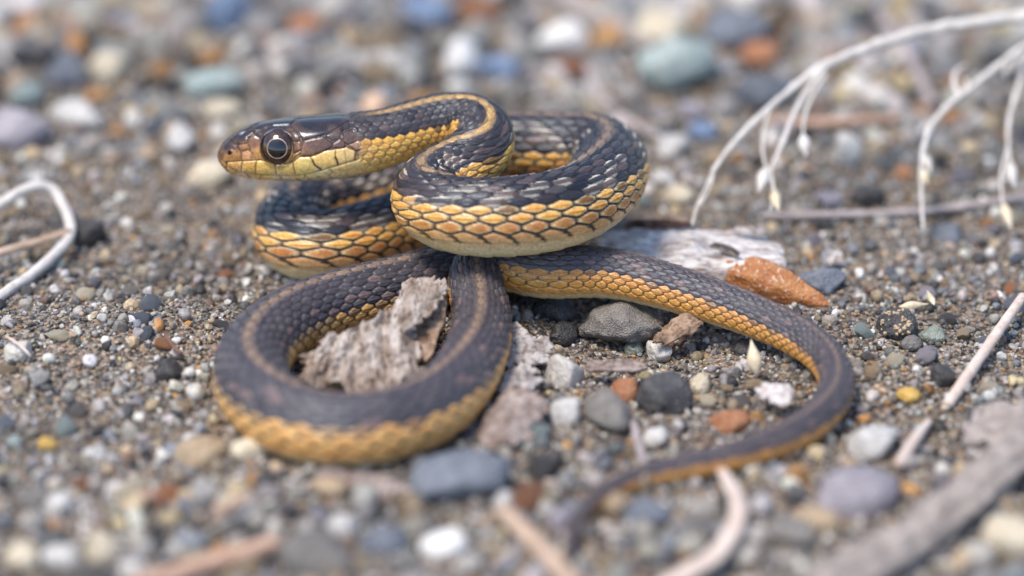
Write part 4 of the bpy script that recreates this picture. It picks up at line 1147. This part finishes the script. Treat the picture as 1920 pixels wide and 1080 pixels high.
def sheet(name, corners, mat, nu=48, nv=48, thick=.4, bulge=0.0, amp=.6, freq=400.0, ridge=0.0, ridge_n=5, ragged=.12, seed=0, normal=None, fibre=0.0):
    """a crumpled plate between four corners (world points, counter-clockwise), with real thickness"""
    A, B, C_, D_ = [np.array(c, float) for c in corners]
    u, v = np.meshgrid(np.linspace(0, 1, nu), np.linspace(0, 1, nv), indexing='ij')
    ub, vb = u.copy(), v.copy()
    e = np.stack([u.ravel() * 3 + seed, v.ravel() * 3, np.full(u.size, seed * 1.7)], 1)
    n1 = (vnoise(e, 2.2, seed) + .5 * vnoise(e, 6.0, seed + 1)).reshape(u.shape); n2_ = (vnoise(e, 2.2, seed + 2) + .5 * vnoise(e, 6.0, seed + 3)).reshape(u.shape)
    ub = u + ragged * n1 * (np.abs(u - .5) * 2) ** 3; vb = v + ragged * n2_ * (np.abs(v - .5) * 2) ** 3
    rc = 1 - .16 * ((np.abs(ub - .5) * 2) ** 2) * ((np.abs(vb - .5) * 2) ** 2)
    ub = .5 + (ub - .5) * rc; vb = .5 + (vb - .5) * rc
    P = (A * ((1 - ub) * (1 - vb))[..., None] + B * (ub * (1 - vb))[..., None] + C_ * (ub * vb)[..., None] + D_ * ((1 - ub) * vb)[..., None])
    nrm = np.cross(B - A, D_ - A); nrm /= np.linalg.norm(nrm)
    if normal is not None and nrm @ np.array(normal) < 0: nrm = -nrm
    q_ = P.reshape(-1, 3)
    hgt = bulge * (1 - (2 * u - 1) ** 2) * (1 - .5 * (2 * v - 1) ** 2) + (amp * fbm(q_, freq, seed + 9, 4, .55)).reshape(u.shape)
    if fibre:
        fu = np.stack([ub.ravel() * 16 + 1.2 * n1.ravel(), vb.ravel() * 2.2, np.full(u.size, seed * 2.3)], 1)
        hgt = hgt + (fibre * (vnoise(fu, 1.0, seed + 31) + .6 * vnoise(fu, 2.3, seed + 32))).reshape(u.shape)
    if ridge:
        ph = ub * ridge_n * 2 * math.pi + 2.2 * vnoise(q_, freq * .5, seed + 21).reshape(u.shape) * 1.4
        hgt = hgt + ridge * (np.abs(np.sin(ph * .5)) ** .7 - .6) * (1 - .3 * v)
    top = P + nrm * (hgt * MM)[..., None]
    bot = top - nrm * (thick * MM) * (1 + .4 * n1[..., None])
    vs = np.concatenate([top.reshape(-1, 3), bot.reshape(-1, 3)])
    idx = np.arange(nu * nv).reshape(nu, nv); N = nu * nv
    f = [tuple(q) for q in np.stack([idx[:-1, :-1], idx[1:, :-1], idx[1:, 1:], idx[:-1, 1:]], -1).reshape(-1, 4).tolist()]
    f += [tuple(q) for q in np.stack([idx[:-1, 1:], idx[1:, 1:], idx[1:, :-1], idx[:-1, :-1]], -1).reshape(-1, 4).__add__(N).tolist()]
    rim = np.concatenate([idx[:, 0], idx[-1, 1:], idx[-2::-1, -1], idx[0, -2:0:-1]])
    f += [(int(rim[k]), int(rim[k] + N), int(rim[(k + 1) % len(rim)] + N), int(rim[(k + 1) % len(rim)])) for k in range(len(rim))]
    o = mesh_obj(name, vs, f, mat)
    return o

bark = empty('bark_piece', at_z(680, 690, 0))
tag(bark, 'crumpled weathered grey brown bark lying inside the ring of the lower coil', 'bark')
adopt(sheet('ridged_bark', [at_z(540, 726, 1.2), at_z(785, 750, 1.0), at_z(790, 588, 7.0), at_z(592, 628, 5.8)], M_BARK, 120, 80, 1.6, 1.6, .6, 230, 1.5, 4, .14, 3, (0, -.4, 1), .45), bark)
adopt(sheet('upturned_flap', [at_z(722, 598, 6.6), at_z(764, 632, 6.2), at_z(856, 536, 8.8), at_z(762, 516, 9.2)], M_BARK, 64, 80, .35, .9, .5, 240, .25, 2, .2, 5, (0, -.4, 1), .22), bark)
adopt(sheet('torn_underside', [at_z(746, 640, 4.2), at_z(800, 692, 2.6), at_z(846, 552, 7.4), at_z(792, 566, 7.0)], M_BARKRAW, 40, 48, .5, .3, .35, 420, 0, 0, .08, 6, (0, -.4, 1)), bark)

wb = empty('white_bark_piece', at_z(1300, 465, 0))
tag(wb, 'slab of dead wood with flaking white bark behind the tail', 'bark')
adopt(sheet('white_bark', [at_z(1120, 508, 3.2), at_z(1470, 512, 3.0), at_z(1452, 432, 4.2), at_z(1110, 428, 4.6)], M_WHITEBARK, 90, 60, 3.6, .8, .5, 260, .25, 3, .06, 12, (0, 0, 1), .25), wb)
adopt(sheet('dark_bark_strip', [at_z(1165, 428, 5.2), at_z(1292, 426, 5.2), at_z(1290, 414, 6.0), at_z(1185, 412, 6.4)], M_DARKBARK, 40, 14, .5, .3, .35, 500, 0, 0, .06, 13, (0, 0, 1)), wb)
adopt(sheet('curled_flake', [at_z(1330, 464, 4.8), at_z(1386, 482, 4.4), at_z(1388, 468, 5.8), at_z(1338, 452, 5.9)], M_LEAF, 30, 14, .3, .5, .2, 500, 0, 0, .08, 14, (0, 0, 1)), wb)
adopt(sheet('curled_flake', [at_z(1380, 436, 5.0), at_z(1440, 442, 5.0), at_z(1432, 426, 5.6), at_z(1372, 424, 5.6)], M_LEAF, 30, 14, .3, .3, .3, 500, 0, 0, .08, 15, (0, 0, 1)), wb)

def scrap(name, corners, mat, label, cat='leaf', **kw):
    return tag(centre(sheet(name, [at_z(*c) for c in corners], mat, normal=(0, 0, 1), **kw)), label, cat)
scrap('leaf_scrap', [(930, 690, 1.2), (1010, 690, .8), (1052, 655, 1.6), (950, 592, 3.4)], M_LEAF, 'ragged grey leaf scrap against the outer side of the lower coil', nu=44, nv=44, thick=.3, bulge=.6, amp=.6, ragged=.2, seed=21)
scrap('leaf_scrap', [(880, 838, 1.0), (975, 842, 1.2), (1042, 760, 2.4), (940, 722, 2.4)], M_LEAFPINK, 'broad mauve brown dead leaf scrap in front of the milky quartz', nu=44, nv=44, thick=.3, bulge=1.0, amp=.6, ragged=.15, seed=22)
scrap('leaf_scrap', [(925, 735, 1.4), (1000, 735, 1.2), (1015, 690, 1.4), (940, 690, 1.4)], M_LEAF, 'pale grey leaf crumb between the two leaf scraps', nu=30, nv=30, thick=.3, bulge=.5, amp=.7, ragged=.2, seed=23)
scrap('bark_strip', [(1095, 694, 1.0), (1205, 698, .8), (1205, 676, 1.4), (1095, 672, 1.6)], M_LEAFPINK, 'thin flat strip of bark in front of the rough grey stone', 'bark', nu=40, nv=16, thick=.4, amp=.35, seed=24)
scrap('bark_strip', [(590, 900, 1.0), (760, 945, 1.0), (770, 905, 2.4), (592, 872, 2.6)], M_LEAFPINK, 'long brown bark strip lying along the front of the lower coil', 'bark', nu=50, nv=20, thick=.8, amp=.5, seed=25)
scrap('white_flake', [(1418, 742, 1.0), (1470, 766, .8), (1496, 728, 2.2), (1428, 712, 2.2)], M_WHITE, 'white papery flake inside the curve of the tail', 'flake', nu=30, nv=30, thick=.5, bulge=.5, amp=.4, ragged=.16, seed=26)
scrap('white_flake', [(1546, 498, .8), (1566, 492, .8), (1582, 470, 2.4), (1545, 462, 3.0)], M_WHITE, 'small white forked flake on the sand beyond the orange stone', 'flake', nu=26, nv=26, thick=.25, bulge=-.5, amp=.35, ragged=.3, seed=27)
scrap('bark_slab', [(1800, 838, 1.2), (1960, 840, 1.2), (1960, 760, 2.4), (1830, 752, 2.6)], M_WOODGREY, 'flat grey wood slab at the far side of the thick grey stalk', 'wood', nu=40, nv=30, thick=1.4, bulge=.5, amp=.6, seed=28)
scrap('leaf_scrap', [(1215, 640, .8), (1268, 640, .6), (1330, 600, 2.6), (1290, 575, 3.4)], M_BARKRAW, 'dark brown bark crumb in the shade under the tail', 'bark', nu=30, nv=30, thick=.4, bulge=.3, amp=.6, ragged=.2, seed=29)

# ------------------------------------------------------------------ sand and fine gravel between the stones
sand = scatter('sand_grains', 56000, -.068, .125, 1.15, grain_size, ICO1, .16, .35, grain_mat('sand_grain', 3500.0, .5), facet=.75)
tag(sand, 'loose coarse sand grains of mixed colours covering the ground', 'sand', None, 'stuff')
gravel = scatter('fine_gravel', 4300, -.068, .125, .85, gravel_size, ICO2, .05, .45, grain_mat('gravel_grain', 1600.0, .6), cuts=7, facet=.35, avoid=True)
tag(gravel, 'fine gravel bits of grey tan and cream scattered in the sand', 'gravel', None, 'stuff')
